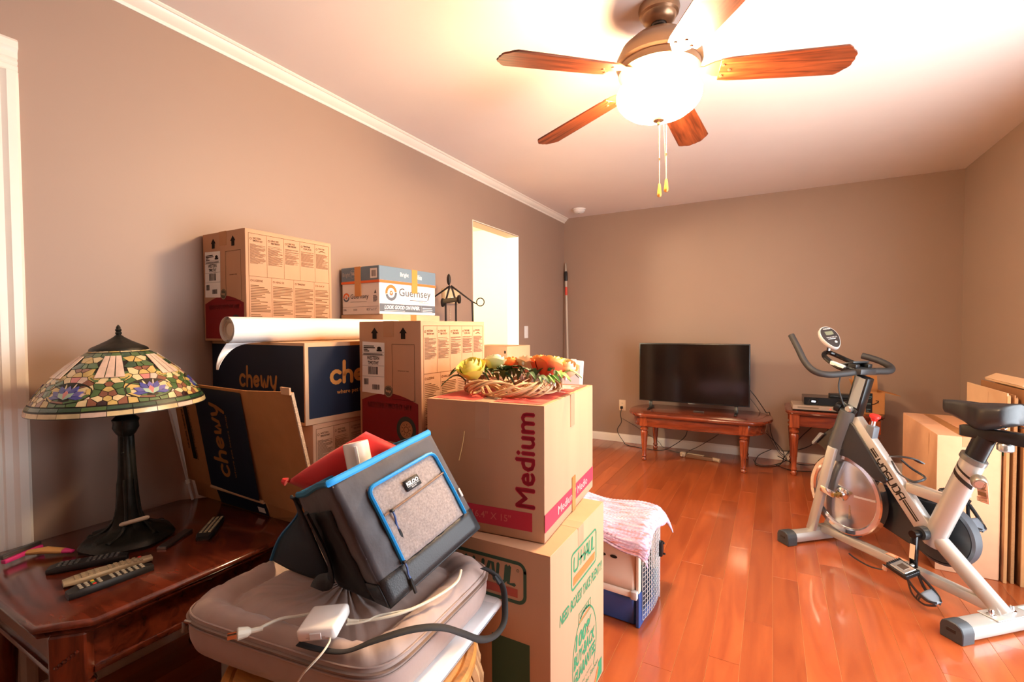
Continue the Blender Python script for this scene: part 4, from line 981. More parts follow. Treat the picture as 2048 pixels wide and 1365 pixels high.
L_ = [(.045, CZ+.0), (.015, CZ+.006), (.003, CZ+.028), (0, CZ+.050), (.001, CZ+.068), (.004, CZ+.078), (.003, CZ+.084), (.012, CZ+.096), (.03, CZ+.110), (.055, CZ+.118), (.085, CZ+.116), (.112, CZ+.106), (.13, CZ+.094), (.138, CZ+.091), (.146, CZ+.094), (.17, CZ+.104), (.21, CZ+.112), (.26, CZ+.110), (.32, CZ+.103), (.38, CZ+.105), (.44, CZ+.107), (.485, CZ+.108)]
b = MB(); V = b.grid([contour(i_, z_, .0014 if z_ > CZ+.09 else .0003, .006 if z_ > CZ+.09 else 0) for i_, z_ in L_], closed_u=True)
b.bm.faces.new(list(reversed(V[0]))); b.bm.faces.new(V[-1]); b.done('body', TA, cu, ang=70)
b = MB(); b.tube(contour(.0005, CZ+.081), .0045, 6, closed=True, flat=(.5, 1.3)); b.done('zipper', TAZ, cu)
for z_, i_ in ((CZ+.070, -.0015), (CZ+.092, .006)): MB().tube(contour(i_, z_), .0022, 5, closed=True).done('piping', TA, cu)
p0 = contour(-.004, CZ+.080)[4]
b = MB().tube([p0, p0+Vector((-.012, -.008, .004))], .004, 6).tube([p0+Vector((-.012, -.010, .003)), p0+Vector((-.010, -.012, -.020))], .0035, 6, flat=(.4, 1.2)); b.done('zip_pull', mat('dull_metal', (150, 140, 130), .35, .9), cu)
# ================================================================ cooler bag
TL, TR, BR, BL = Vector((-.844, .699, .883)), Vector((-.805, .993, .941)), Vector((-.688, 1.058, .682)), Vector((-.732, .762, .605))
ST, SB = Vector((-1.041, .762, .803)), Vector((-.960, .815, .570))
SBR = Vector((-.915, 1.105, .640)); STR = Vector((-1.0, 1.05, .866))
bag = thing('cooler_bag', 'grey soft cooler bag with blue zips lying tilted on the quilted cushion', 'bag', (-.86, .90, .60))
BO = Vector((-.86, .90, .60))
for v in (TL, TR, BR, BL, ST, SB, SBR, STR): v -= BO
CHG = mat('charcoal_fabric', (62, 56, 58), .6, var=.08, vscale=30, bump=.3, bscale=70, sheen=.2)
BLK = mat('black_fabric', (30, 29, 31), .5, bump=.3, bscale=300)
BKM = mat('black_mesh', (24, 23, 24), .8, bump=.3, bscale=400)
HEA = mat('heather_grey_fabric', (146, 132, 126), .85, var=.28, vscale=190, bump=.3, bscale=260)
BLU = mat('blue_zip', (30, 150, 224), .45)
TEAL = mat('teal_trim', (28, 112, 150), .5)
def bil(a, b_, c, d, u, v): return a*(1-u)*(1-v)+b_*u*(1-v)+c*u*v+d*(1-u)*v
def puff_face(A, B, C, D, out, m, name, amp=.010, nu=14, nv=14, seed=1, wr=.0015, u0=0, u1=1, v0=0, v1=1, off=0., th=None):
    """quilted face A-B-C-D (ccw from outside) bulging by amp along its normal"""
    n = (B-A).cross(D-A).normalized()
    if n.dot(out) < 0: n = -n
    r = random.Random(seed); b = MB(); rows = []
    for j in range(nv+1):
        v = v0+(v1-v0)*j/nv; row = []
        for i in range(nu+1):
            u = u0+(u1-u0)*i/nu; e = (math.sin(PI*u)*math.sin(PI*v))**.6 if 0 < u < 1 and 0 < v < 1 else 0
            row.append(bil(A, B, C, D, u, v)+n*(off+amp*e+wr*math.sin(u*23+v*9+seed)*e+wr*math.sin(v*31-u*7+seed*2)*e))
        rows.append(row)
    b.grid(rows); o = b.done(name, m, bag, ang=60)
    o.modifiers.new('thickness', 'SOLIDIFY').thickness = -(th or .006) if False else (th or .004)
    o.modifiers['thickness'].offset = -1
    return o, n
cen = (TL+BR+ST+SBR)/4
fo = (TL+BR)/2-cen
# body shell below the zip line: front upper (charcoal), base band (black), sides, back, bottom
puff_face(BL, BR, TR, TL, fo, CHG, 'front_panel', .012, 20, 20, 1, .0025)
puff_face(BL, BR, TR, TL, fo, BLK, 'base_band', .012, 16, 4, 1, .0008, 0, 1, 0, .20, .0025)
puff_face(SB, BL, TL, ST, (ST+BL)/2-cen, CHG, 'side_panel', .008, 10, 14, 3, .002)
puff_face(SB, BL, TL, ST, (ST+BL)/2-cen, BKM, 'mesh_pocket', .010, 10, 10, 3, .002, .05, .78, .02, .80, .003)
puff_face(SB, BL, TL, ST, (ST+BL)/2-cen, BLK, 'base_band', .009, 8, 3, 3, .001, .78, 1, 0, .18, .0035)
puff_face(BR, SBR, STR, TR, (BR+STR)/2-cen, CHG, 'side_panel', .008, 8, 12, 4, .002)
puff_face(SBR, SB, ST, STR, (SB+STR)/2-cen, BLK, 'back_panel', .008, 8, 8, 5, .001)
puff_face(SB, SBR, BR, BL, (SB+BR)/2-cen, BLK, 'bottom', .004, 6, 6, 6, .0005)
# liner just below the opening
puff_face(TL*.4+BL*.6, TR*.4+BR*.6, STR*.4+SBR*.6, ST*.4+SB*.6, Vector((0, 0, -1)), mat('grey_liner', (110, 108, 110), .5), 'liner', .03, 6, 6, 7, .001)
nF = (BR-BL).cross(TL-BL).normalized()
if nF.dot(fo) < 0: nF = -nF
def fp(u, v, o=.0): 
    e = (max(math.sin(PI*u), 0)*max(math.sin(PI*v), 0))**.6
    return bil(BL, BR, TR, TL, u, v)+nF*(.012*e+o)
# blue zip round the opening
MB().tube(spline([TL+(ST-TL)*.06, TL, TL+(TR-TL)*.25, TL+(TR-TL)*.5, TL+(TR-TL)*.75, TR], 4), .0062, 6, flat=(1.3, .7)).done('top_zip', BLU, bag)
MB().tube(spline([TL+(ST-TL)*.06, TL+(ST-TL)*.35+Vector((0, 0, .004)), TL+(ST-TL)*.7+Vector((0, 0, -.004)), ST], 5), .006, 6, flat=(1.3, .7)).done('top_zip', TEAL, bag)
MB().tube(spline([TR, TR+(STR-TR)*.5, STR, (STR+ST)/2, ST], 5), .005, 6).done('top_zip', TEAL, bag)
# pocket: heather panel with blue zip on three sides
PU0, PU1, PV0, PV1 = .215, .905, .205, .835
b = MB(); rows = [[fp(PU0+(PU1-PU0)*i/18, PV0+(PV1-PV0)*j/18, .0035+.004*math.sin(PI*i/18)*math.sin(PI*j/18)+.0009*math.sin(i*1.9+j)) for i in range(19)] for j in range(19)]
b.grid(rows); pk = b.done('pocket', HEA, bag, ang=60); pk.modifiers.new('thickness', 'SOLIDIFY').thickness = .004
cr_ = .06
zp = [(PU0, PV0)]+[(PU0, PV0+(PV1-cr_-PV0)*k/6) for k in range(1, 7)]+[(PU0+cr_*(1-math.cos(R(a))), PV1-cr_+cr_*math.sin(R(a))) for a in (30, 60, 90)]+[(PU0+cr_+(PU1-2*cr_-PU0)*k/5, PV1) for k in range(1, 6)]+[(PU1-cr_*(1-math.sin(R(a))), PV1-cr_+cr_*math.cos(R(a))) for a in (30, 60, 90)]+[(PU1, PV1-cr_-(PV1-cr_-PV0)*k/6) for k in range(1, 7)]
MB().tube([fp(u, v, .006) for u, v in zp], .0072, 6, flat=(1.0, .6), ref=(1, 0, .3)).done('pocket_zip', BLU, bag)
# upper seam zip with orange-brown stripe on the pocket
zq = [fp(PU0+.02+(PU1-PU0-.03)*k/12, .595+.03*k/12, .0088) for k in range(13)]
MB().tube(zq, .0022, 5).done('pocket_zip', mat('tan_zip', (128, 96, 76), .6), pk)
def pull(pt, d1, d2, parent):
    MB().box(-.005, .005, -.005, .005, -.003, .003, .0015, 1, Matrix.Translation(pt)).done('zip_slider', BLACKP, parent)
    q = [pt+d1*k/6+nF*.003*math.sin(k) for k in range(7)]
    MB().tube(q, [.0024 if k % 2 else .0030 for k in range(7)], 6).done('pull_cord', mat('blue_black_cord', (56, 80, 130), .7), parent)
    MB().tube([q[-1], q[-1]+d2*.3, q[-1]+d2], [.003, .0048, .004], 8).done('pull_tab', BLACKP, parent)
dn = Vector((.012, .012, -.05))
pull(fp(PU0+.085, .600, .012), dn*.9, dn*.85, pk)
pull(fp(PU0-.005, PV0+.015, .013), dn*.8, dn*.7, bag)
# sewn badges
def patch(name, u0, u1, v0, v1, m, o=.0105, parent=bag, th=.001):
    b = MB(); b.grid([[fp(u0+(u1-u0)*i/3, v0+(v1-v0)*j/3, o) for i in range(4)] for j in range(4)]); ob = b.done(name, m, parent); ob.modifiers.new('thickness', 'SOLIDIFY').thickness = th; return ob
patch('brand_badge', .49, .645, .655, .745, mat('black_badge', (30, 27, 26), .6), parent=pk)
Fb = face_mat(fp(.49, .655, .0118), fp(.645, .655, .0118)-fp(.49, .655, .0118), fp(.49, .745, .0118)-fp(.49, .655, .0118))
bwid = (fp(.645, .655)-fp(.49, .655)).length; bhei = (fp(.49, .745)-fp(.49, .655)).length
P = Print(Fb, .0004); P.text('IGLOO', bwid*.10, bhei*.42, bwid*.90, bhei*.80, .05); P.rect(bwid*.10, bhei*.33, bwid*.9, bhei*.36); P.text('SINCE 1947', bwid*.34, bhei*.14, bwid*.66, bhei*.26); P.done('badge_lettering', PAPER, pk)
patch('side_tag', .962, .985, .34, .42, mat('pale_tag', (190, 176, 168), .7), .006)
# dark strap on the near side and lid hanging behind
b = MB(); sidn = (TL-SB).cross(ST-SB)
sp0 = [ST*.55+TL*.45+Vector((-.0, -.014, -.05)), SB*.6+BL*.4+(ST-SB)*.45+Vector((-.015, -.022, 0)), SB*.75+BL*.25+Vector((-.03, -.03, .035)), SB*.85+BL*.15+Vector((-.038, -.042, .022)), SB*.9+BL*.1+Vector((-.03, -.052, .012))]
b.tube(spline(sp0, 6), .020, 8, flat=(.25, 1.0), ref=(.5, .8, .2)); b.done('shoulder_strap', BLK, bag)
b = MB(); rows = []
lidp = [ST+Vector((0, .005, -.004)), Vector((-1.159, .852, .700))-BO, Vector((-1.203, .825, .634))-BO, Vector((-1.225, .812, .572))-BO]
lide = spline(lidp, 5)
for i, p in enumerate(lide):
    q = i/(len(lide)-1)
    far = ST*(1-q)+SB*q+Vector((-.012, -.004, 0))
    row = [p+(far-p)*k/6 + Vector((0, -.010*math.sin(PI*k/6), 0)) for k in range(7)]
    rows.append(row)
b.grid(rows); o_ = b.done('lid_flap', mat('dark_teal_lining', (22, 34, 44), .6), bag); o_.modifiers.new('thickness', 'SOLIDIFY').thickness = .006
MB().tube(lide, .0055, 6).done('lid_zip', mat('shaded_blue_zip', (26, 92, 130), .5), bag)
# red pillow and white tube stuck in the bag
pl = thing('red_pillow', 'red pillow with pointed corner poking out of the cooler bag', 'pillow', (-1.005, .905, .80), 0)
rows = []; N_ = 16
c1, c2, c3, c4 = Vector((-1.172, .826, .798)), Vector((-.985, .940, .935)), Vector((-.860, 1.020, .860)), Vector((-1.05, .872, .752))
pn = Vector((.45, -.62, .5)).normalized(); P0 = Vector((-1.005, .905, .80))
b = MB()
for sg in (1, -1):
    rows = []
    for j in range(N_+1):
        row = []
        for i in range(N_+1):
            u, v = i/N_, j/N_; e = (math.sin(PI*u)*math.sin(PI*v))**.36 if 0 < u < 1 and 0 < v < 1 else 0
            pinch = .10*((2*u-1)**2*(1-(2*v-1)**2)) 
            row.append(bil(c1, c4, c3, c2, u, v)-P0+pn*sg*(.052*e+.0015*math.sin(9*u+13*v)*e))
        rows.append(row)
    b.grid(rows)
bmesh.ops.remove_doubles(b.bm, verts=b.bm.verts[:], dist=.0006)
b.done('cover', mat('red_cloth', (208, 26, 28), .6, bump=.1, bscale=200, sheen=.2), pl, ang=80)
MB().tube([c1-P0, c1-P0+Vector((-.010, -.006, .004))], [.012, .007], 8).done('corner_tip', mat('red_cloth', (0, 0, 0)), pl)
tb = thing('white_tube', 'white plastic tube standing in the bag before the red pillow', 'tube', (-.948, .887, .82), 0)
a0, a1 = Vector((.012, .0, -.03)), Vector((-.020, -.001, .098))
MB().tube([a0, a0+(a1-a0)*.97, a1], [.033, .033, .0315], 20).done('barrel', mat('white_tube_plastic', (240, 234, 228), .25), tb)
ax = (a1-a0).normalized()
MB().bar(a0+Vector((.027, -.026, 0)), a1*.98+Vector((.027, -.026, 0)), .008, .006, ref=(.5, -.6, 0), bev=.002).done('rib', mat('white_tube_plastic', (0, 0, 0)), tb)
# charger with cords
CORD = mat('off_white_cord', (206, 196, 176), .5)
ad = thing('power_adapter', 'square white power adapter brick with cords on the quilted cushion', 'power adapter', (-.827, .667, .583), R(33), rot=(R(4), R(-6), R(27)))
MB().box(-.042, .042, -.042, .042, 0, .029, .009, 3).done('brick', mat('glossy_white_adapter', (244, 238, 232), .2, coat=.3), ad)
P = Print(face_mat((-.04, -.042, 0), (1, 0, 0), (0, 0, 1)), .0006); P.rect(.02, .011, .06, .0125); P.rect(.024, .008, .056, .009); P.done('rating_print', mat('pale_grey_ink', (0, 0, 0)), ad)
MB().box(-.012, .012, -.0435, -.041, .007, .021, .001).done('latch', WHITEP, ad)
CO = Vector((-.95, .60, .575))
pts = [Vector(p)-CO for p in ((-.948, .592, .585), (-.944, .640, .582), (-.925, .672, .577), (-.893, .700, .579), (-.85, .722, .580), (-.800, .708, .585), (-.765, .722, .588), (-.716, .772, .590), (-.684, .850, .592), (-.672, .925, .597), (-.690, .972, .602))]
cd = attach(MB().tube(spline(pts, 6), .0035, 8).done('power_cord', CORD), ad, CO); cd['label'] = 'cream cord with three-prong plug'
ph = Vector((-.948, .592, .585))-CO; pd = Vector((-.036, -.062, .006)).normalized()
MB().tube([ph-pd*.012, ph, ph+pd*.010, ph+pd*.016, ph+pd*.034, ph+pd*.036], [.005, .0055, .0055, .010, .0125, .011], 10, flat=(1, 1)).done('plug_body', CORD, cd)
sd = pd.cross(Vector((0, 0, 1))).normalized()
for k, o3 in ((0, sd*.006), (1, -sd*.006), (2, Vector((0, 0, -.006)))):
    MB().bar(ph+pd*.036+o3, ph+pd*.053+o3, .0015 if k < 2 else .004, .0055 if k < 2 else .004).done('prong', CHROME, cd, smooth=False)
MB().tube([Vector((-.795, .700, .588))-CO, Vector((-.775, .712, .588))-CO], [.0062, .0045], 8).done('strain_relief', CORD, cd)
TO = Vector((-.80, .60, .55))
_t = MB().tube(spline([Vector(p)-TO for p in ((-.800, .650, .586), (-.775, .636, .592), (-.762, .606, .588), (-.776, .582, .566), (-.806, .592, .535), (-.84, .600, .49), (-.86, .603, .44))], 6), .0021, 6); attach(_t.done('thin_cord', CORD), ad, TO)
TO = Vector((-.75, .74, .58))
_t = MB().tube(spline([Vector(p)-TO for p in ((-.790, .690, .589), (-.762, .716, .590), (-.748, .745, .592), (-.712, .79, .590), (-.690, .83, .590))], 6), .0022, 6); attach(_t.done('thin_cord', CORD), ad, TO)
# black webbing strap over the cushion edge

WO = Vector((-.66, .80, .58))
ctl = [((-.855, .622, .567), (.35, -.9, .1)), ((-.800, .634, .565), (.3, -.95, .1)), ((-.745, .650, .570), (.4, -.9, .1)), ((-.700, .685, .586), (.6, -.7, -.1)), ((-.655, .744, .589), (.75, -.4, -.3)), ((-.622, .800, .572), (.7, -.3, -.6)), ((-.614, .868, .522), (.5, -.3, -.8)), ((-.606, .93, .474), (.45, -.35, -.8)), ((-.600, .985, .452), (.75, .3, -.5)), ((-.598, 1.028, .460), (.85, .5, .0)), ((-.606, 1.050, .492), (.9, .4, .1)), ((-.618, 1.060, .535), (.9, .3, .1)), ((-.640, 1.052, .568), (.8, .5, .1)), ((-.668, 1.040, .583), (.5, .85, .0))]
cp = spline([Vector(p)-WO for p, w_ in ctl], 6); cw = spline([Vector(w_) for p, w_ in ctl], 6)
b = MB(); b.grid([[p+w_.normalized()*.0082*q for q in (-1, 0, 1)] for p, w_ in zip(cp, cw)])
ws = attach(b.done('webbing_strap', mat('black_webbing', (32, 28, 27), .8, bump=.2, bscale=500)), bag, WO); ws['label'] = 'black webbing strap looping over the cushion edge'
ws.modifiers.new('thickness', 'SOLIDIFY').thickness = .0018
MB().box(-.012, .012, -.010, .010, -.003, .003, .001, 1, Matrix.Translation(Vector((-.630, 1.056, .555))-WO) @ Matrix.Rotation(R(50), 4, 'Y')).done('slide_buckle', BLACKP, ws)

# ================================================================ wreath on the medium box
WX, WY, WZ = -.765, 1.385, 1.0012
wr = thing('flower_wreath', 'vine wreath of yellow and orange silk roses on top of the medium box', 'wreath', (WX, WY, WZ), 0)
VINE = mat('pale_vine', (204, 164, 118), .6, var=.25, vscale=25)
rv = random.Random(12)
ring_r = .128
for k in range(13):
    ph0 = rv.random()*6; a_ = .020+.012*rv.random(); n_ = rv.choice([2, 3, 4]); n = 40; pts = []
    a_start = rv.random()*6; span = 4.2+rv.random()*2
    for i in range(n+1):
        a = a_start+span*i/n; rr2 = ring_r+a_*math.cos(n_*a+ph0)*1.1
        z = .027+a_*.85*math.sin(n_*a+ph0)
        pts.append((rr2*math.cos(a)*1.08, rr2*math.sin(a)*.98, max(z, .005)))
    MB().tube(pts, .0030+.0012*rv.random(), 6).done('vine', VINE, wr)
# roses
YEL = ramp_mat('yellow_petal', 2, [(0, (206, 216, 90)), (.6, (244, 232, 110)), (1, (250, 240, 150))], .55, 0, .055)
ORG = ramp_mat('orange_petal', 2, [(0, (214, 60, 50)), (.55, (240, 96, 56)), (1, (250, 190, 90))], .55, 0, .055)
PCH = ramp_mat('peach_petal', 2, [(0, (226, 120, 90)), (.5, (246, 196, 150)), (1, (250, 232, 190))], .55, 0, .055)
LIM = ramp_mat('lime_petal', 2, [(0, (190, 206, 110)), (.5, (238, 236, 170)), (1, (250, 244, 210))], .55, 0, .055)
def rose_mesh(seed):
    r = random.Random(seed); b = MB()
    b.lathe([(0, .004), (.008, .006), (.011, .022), (.008, .044), (0, .048)], 8)
    for ring_, (n, rr2, h, op) in enumerate(((3, .012, .052, 0), (4, .019, .052, .25), (5, .0255, .049, .55), (5, .030, .043, 1.0))):
        for k in range(n):
            a0 = 2*PI*(k+r.random()*.25)/n+ring_*1.1; wid = 2*PI/n*1.45; rows = []
            for j in range(6):
                t = j/5; prof = .28+.80*math.sin(PI*(.06+.60*t)) - (.25*(1-op))*t**3; row = []
                for i in range(7):
                    q = (i/6-.5)*2; a = a0+q*wid/2*(1-.30*abs(2*t-1)**2)
                    rad = rr2*prof + op*.007*t**4 + .0022*abs(q)*op*t + .0012*q
                    row.append((rad*math.cos(a), rad*math.sin(a), .003+h*t*(1-.10*q*q*t)-op*.006*t**4))
                rows.append(row)
            b.grid(rows)
    return b
RM = {}
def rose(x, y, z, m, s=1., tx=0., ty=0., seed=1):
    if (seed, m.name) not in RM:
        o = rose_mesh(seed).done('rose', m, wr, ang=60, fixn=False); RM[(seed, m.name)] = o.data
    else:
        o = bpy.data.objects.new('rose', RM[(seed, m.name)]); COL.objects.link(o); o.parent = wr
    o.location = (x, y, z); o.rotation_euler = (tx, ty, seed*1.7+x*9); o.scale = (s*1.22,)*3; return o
LEAF = mat('leaf_green', (62, 92, 50), .5, var=.25, vscale=30); LEAFL = mat('light_leaf_green', (132, 176, 84), .5, var=.2, vscale=30)
def leaf(x, y, z, a, L, m, dr=.3):
    b = MB(); rows = []
    for j in range(8):
        t = j/7; w_ = .38*L*math.sin(PI*min(t*.95+.03, 1))**.8; zc = -dr*L*t*t+.02*math.sin(t*3)
        rows.append([(L*t, -w_/2, zc+.012*L/.05*.3), (L*t, 0, zc), (L*t, w_/2, zc+.012*L/.05*.3)])
    b.grid(rows); o = b.done('leaf', m, wr, loc=(x, y, z), rot=(0, -.25, a)); return o
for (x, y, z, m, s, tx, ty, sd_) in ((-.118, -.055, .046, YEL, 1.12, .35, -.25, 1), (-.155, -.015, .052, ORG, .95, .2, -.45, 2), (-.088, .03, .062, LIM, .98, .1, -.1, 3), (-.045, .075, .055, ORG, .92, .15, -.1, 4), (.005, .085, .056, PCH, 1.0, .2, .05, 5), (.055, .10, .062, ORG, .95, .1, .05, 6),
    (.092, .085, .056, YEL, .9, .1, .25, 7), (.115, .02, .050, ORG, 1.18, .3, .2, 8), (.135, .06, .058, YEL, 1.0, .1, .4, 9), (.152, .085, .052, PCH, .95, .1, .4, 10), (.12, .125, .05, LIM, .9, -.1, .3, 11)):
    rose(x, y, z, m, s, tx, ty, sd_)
for i in range(26):
    leaf(rv.uniform(-.12, .14), rv.uniform(-.02, .06), .030+rv.random()*.03, rv.uniform(-3.1, .2), .05+rv.random()*.02, LEAF, -.25)
for i in range(30):
    a = rv.uniform(-.9, 3.7); r_ = .12+rv.uniform(-.03, .05); leaf(r_*math.cos(a)*1.08, r_*math.sin(a), .040+rv.random()*.025, a+rv.uniform(-1, 1), .045+rv.random()*.02, LEAF if rv.random() < .75 else LEAFL)
leaf(-.13, -.09, .04, -2.5, .075, LEAF, .5); leaf(-.17, -.05, .05, 3.0, .06, LEAF); leaf(.15, .0, .05, -.3, .07, LEAFL); leaf(.165, .035, .055, .1, .065, LEAFL); leaf(.14, -.02, .045, -.8, .06, LEAFL)
SPR = mat('white_sprig', (236, 226, 216), .6)
for i in range(26):
    if i < 14: a = rv.uniform(1.0, 2.6); cx, cy, cz = .095*math.cos(a)+.02, .075*math.sin(a)-.02, .055
    else: a = rv.uniform(-.5, .5); cx, cy, cz = .15, -.03+.1*rv.random()*(1 if i > 19 else .2), .04+(.02 if i > 19 else 0)
    e = Vector((cx+rv.uniform(-.02, .03), cy+rv.uniform(-.03, .02), cz+rv.uniform(-.01, .05)))
    b = MB().tube([(cx, cy, cz-.02), e], .0007, 4); b.sphere(e, .0052, 7, 5, (1, 1, 1.3)); b.done('sprig', SPR, wr)

# ================================================================ pet carrier, towel, blanket
pc = thing('pet_carrier', 'small cream and blue plastic pet carrier with wire door beside moving boxes', 'pet carrier', (-.462, 1.880, 0), R(-4))
CRM = mat('cream_shell_plastic', (226, 200, 176), .4); BLP = mat('blue_tub_plastic', (44, 74, 132), .4)
Lc, Wc, Hc2 = .46, .275, .30     # local: +x faces the viewer's right (door), body toward -x, y from 0 to Wc
def shell(z0, z1, ins0, ins1, top):
    """rounded box shell, four vertical corner flutes"""
    b = MB(); rows = []
    for q in range(5):
        t = q/4; z = z0+(z1-z0)*t; ins = ins0+(ins1-ins0)*t
        x0_, x1_, y0_, y1_ = -Lc+ins, -.012, ins, Wc-ins; rr2 = .045
        row = []
        for (cx, cy, a) in ((x1_-rr2*.4, y0_+rr2, -90), (x1_-rr2*.4, y1_-rr2, 0), (x0_+rr2, y1_-rr2, 90), (x0_+rr2, y0_+rr2, 180)):
            sx = .4 if a in (-90, 0) else 1
            for k in range(6): aa = R(a+90*k/5); row.append((cx+rr2*sx*math.cos(aa), cy+rr2*math.sin(aa), z))
        rows.append(row)
    if top:
        for k, (i2, dz) in enumerate(((.02, .02), (.05, .028))):
            rows.append([((p[0]+Lc/2)*(1-i2*2)-Lc/2, (p[1]-Wc/2)*(1-i2*3)+Wc/2, z1+dz) for p in rows[4]])
    V = b.grid(rows, closed_u=True)
    kill = [f for f in b.bm.faces if all(v.co.x > -.04 for v in f.verts) and max(v.co.y for v in f.verts)-min(v.co.y for v in f.verts) > .09 and abs(f.verts[0].co.z-f.verts[2].co.z) > .012]
    bmesh.ops.delete(b.bm, geom=kill, context='FACES_ONLY')
    return b, V
b, V = shell(.004, .128, .014, -.004, False); b.bm.faces.new(list(reversed(V[0]))); lo = b.done('lower_tub', BLP, pc, ang=50); lo.modifiers.new('thickness', 'SOLIDIFY').thickness = .003
b, V = shell(.142, .355, -.002, .022, True); b.bm.faces.new(V[-1]); upo = b.done('upper_shell', CRM, pc, ang=50); upo.modifiers.new('thickness', 'SOLIDIFY').thickness = .003
b = MB(); b.tube([(-Lc, -.002, .136), (-.03, -.004, .136), (-.02, .004, .136)], .013, 8, flat=(1.1, .7)); b.done('rim_band', CRM, pc); MB().tube([(-Lc, Wc+.002, .136), (-.03, Wc+.004, .136)], .013, 8, flat=(1.1, .7)).done('rim_band', CRM, pc)
MB().box(-.03, -.004, -.016, .012, .120, .153, .004, 2).done('side_clip', mat('clip_grey', (196, 186, 178), .4), pc)
for xx in (-.11, -.16, -.21, -.26):
    for zz in (.215, .265):
        MB().lathe([(0, 0), (.016, 0)], 14, Matrix.Translation((xx, .0075+.002*(zz > .24), zz)) @ Matrix.Rotation(R(90), 4, 'X') @ Matrix.Diagonal((1.0, .45, 1, 1))).done('vent_hole', BLACKP, upo, smooth=False)
# front frame flanges: cream above, blue below, arch opening
def arch_pts(y0_, y1_, z0_, z1_, n=12): return [(y0_, z0_), (y1_, z0_)]+[((y0_+y1_)/2+(y1_-y0_)/2*math.cos(PI*k/n)**1, z1_-.045+.045*math.sin(PI*k/n)) for k in range(n+1)]
MB().box(-.014, 0, .004, .034, .14, .36, .003).box(-.014, 0, Wc-.034, Wc-.004, .14, .36, .003).box(-.014, 0, .03, Wc-.03, .335, .375, .003).done('front_frame', CRM, pc)
MB().box(-.014, .002, .002, .036, .0, .140, .003).box(-.014, .002, Wc-.036, Wc-.002, .0, .140, .003).box(-.014, .002, .03, Wc-.03, .0, .032, .003).done('front_frame', BLP, pc)
WIR = mat('zinc_wire', (206, 202, 200), .35, .7)
dr = MB(); y0_, y1_, z0_, z1_ = .026, Wc-.016, .026, .360
ny, nz = 11, 17
for k in range(ny+1):
    y = y0_+(y1_-y0_)*k/ny; bow = .010*math.sin(PI*k/ny); dr.tube([(.008+bow, y, z0_), (.008+bow, y, z1_)], .0016, 5)
dr.done('door_bars', WIR, pc)
dr = MB()
for k in range(nz+1):
    z = z0_+(z1_-z0_)*k/nz; dr.tube([(.0095+.010*math.sin(PI*i/8), y0_+(y1_-y0_)*i/8, z) for i in range(9)], .0014, 5)
dr.done('door_bars', WIR, pc)
MB().tube([(.008, y1_+.010, .005), (.008, y1_+.010, .372)], .0022, 6).tube([(.010, y1_+.003, .02), (.010, y1_+.003, .365)], .0018, 6).done('hinge_rod', WIR, pc)
MB().box(.004, .026, y1_-.018, y1_+.012, .20, .265, .004, 2).box(.024, .036, y1_+.0, y1_+.008, .205, .213, .002).box(.024, .032, y1_+.0, y1_+.008, .252, .260, .002).done('door_latch', BLACKP, pc)
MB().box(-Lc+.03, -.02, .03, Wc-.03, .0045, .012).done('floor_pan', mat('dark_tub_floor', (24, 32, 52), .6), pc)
tw = thing('printed_towel', 'teal printed towel bunched inside the pet carrier behind wire door', 'towel', (-.55, 1.985, .014), 0)
b = MB(); rows = []
for i in range(11):
    v = i/10; row = []
    for k in range(20):
        a = 2*PI*k/20; r_ = math.sin(PI*v*.98+.02)*(1+.10*math.sin(5*a+v*7)+.06*math.sin(9*a-3*v)); row.append((.050*r_*math.cos(a)-.006, .074*r_*math.sin(a)+.02, .165*(1-math.cos(PI*v))/2))
    rows.append(row)
b.grid(rows, closed_u=True); TW = mat('teal_print_cloth', (120, 192, 190), .9, var=.6, vscale=22, bump=.3, bscale=60); b.done('cloth', TW, tw, ang=80)
# knitted blanket draped over the carrier
kb = thing('knit_blanket', 'nubby pink and white knit blanket draped over the pet carrier', 'blanket', (-.462, 1.880, 0), R(-4))
def blanket_mat():
    m = mat('pink_white_yarn', (235, 215, 222), .9, sheen=.3); nt = m.node_tree; L = nt.links.new; b_ = nt.nodes['Principled BSDF']
    tc = nt.nodes.new('ShaderNodeTexCoord'); mp = nt.nodes.new('ShaderNodeMapping'); mp.inputs['Scale'].default_value = (9, 60, 60); L(tc.outputs['Object'], mp.inputs[0])
    n = nt.nodes.new('ShaderNodeTexNoise'); n.inputs['Scale'].default_value = 1.6; n.inputs['Detail'].default_value = 4; L(mp.outputs[0], n.inputs[0])
    c = nt.nodes.new('ShaderNodeValToRGB'); e = c.color_ramp.elements; e[0].position = .36; e[0].color = rgb((190, 124, 122)); e[1].position = .62; e[1].color = rgb((198, 180, 198)); x = e.new(.48); x.color = rgb((184, 152, 184))
    L(n.outputs[0], c.inputs[0]); L(c.outputs[0], b_.inputs['Base Color']); return m
b = MB(); rows = []; NU, NV = 110, 110
for j in range(NV+1):
    v = j/NV; row = []
    for i in range(NU+1):
        u = i/NU
        x = -.50+.565*u; yy = -.075+.425*v
        # height: over the roof, falling at near side and at the door side
        z = .411
        ny_ = max(0, .030-yy); z -= .62*ny_ if ny_ > 0 else 0
        fx = max(0, x-.01); z -= .75*fx
        fy = max(0, yy-(Wc-.03)); z -= .9*fy
        x2 = min(x, .035+.25*(x-.035)) if x > .035 else x
        y2 = max(yy, -.022+.2*(yy+.022)) if yy < -.022 else yy
        z += .012*math.sin(x*17+yy*9)+.008*math.sin(yy*25-x*8)
        # long point hanging at the near door corner
        z -= .030*max(0, (x+.12)/.18)*max(0, (.05-yy)/.125) if x > -.12 and yy < .05 else 0
        # stitches
        st_ = .0055*abs(math.sin(PI*(yy*95)))*abs(math.sin(PI*(x*62+.5*(int(yy*95) % 2))))
        row.append((x2, y2, z+st_))
    rows.append(row)
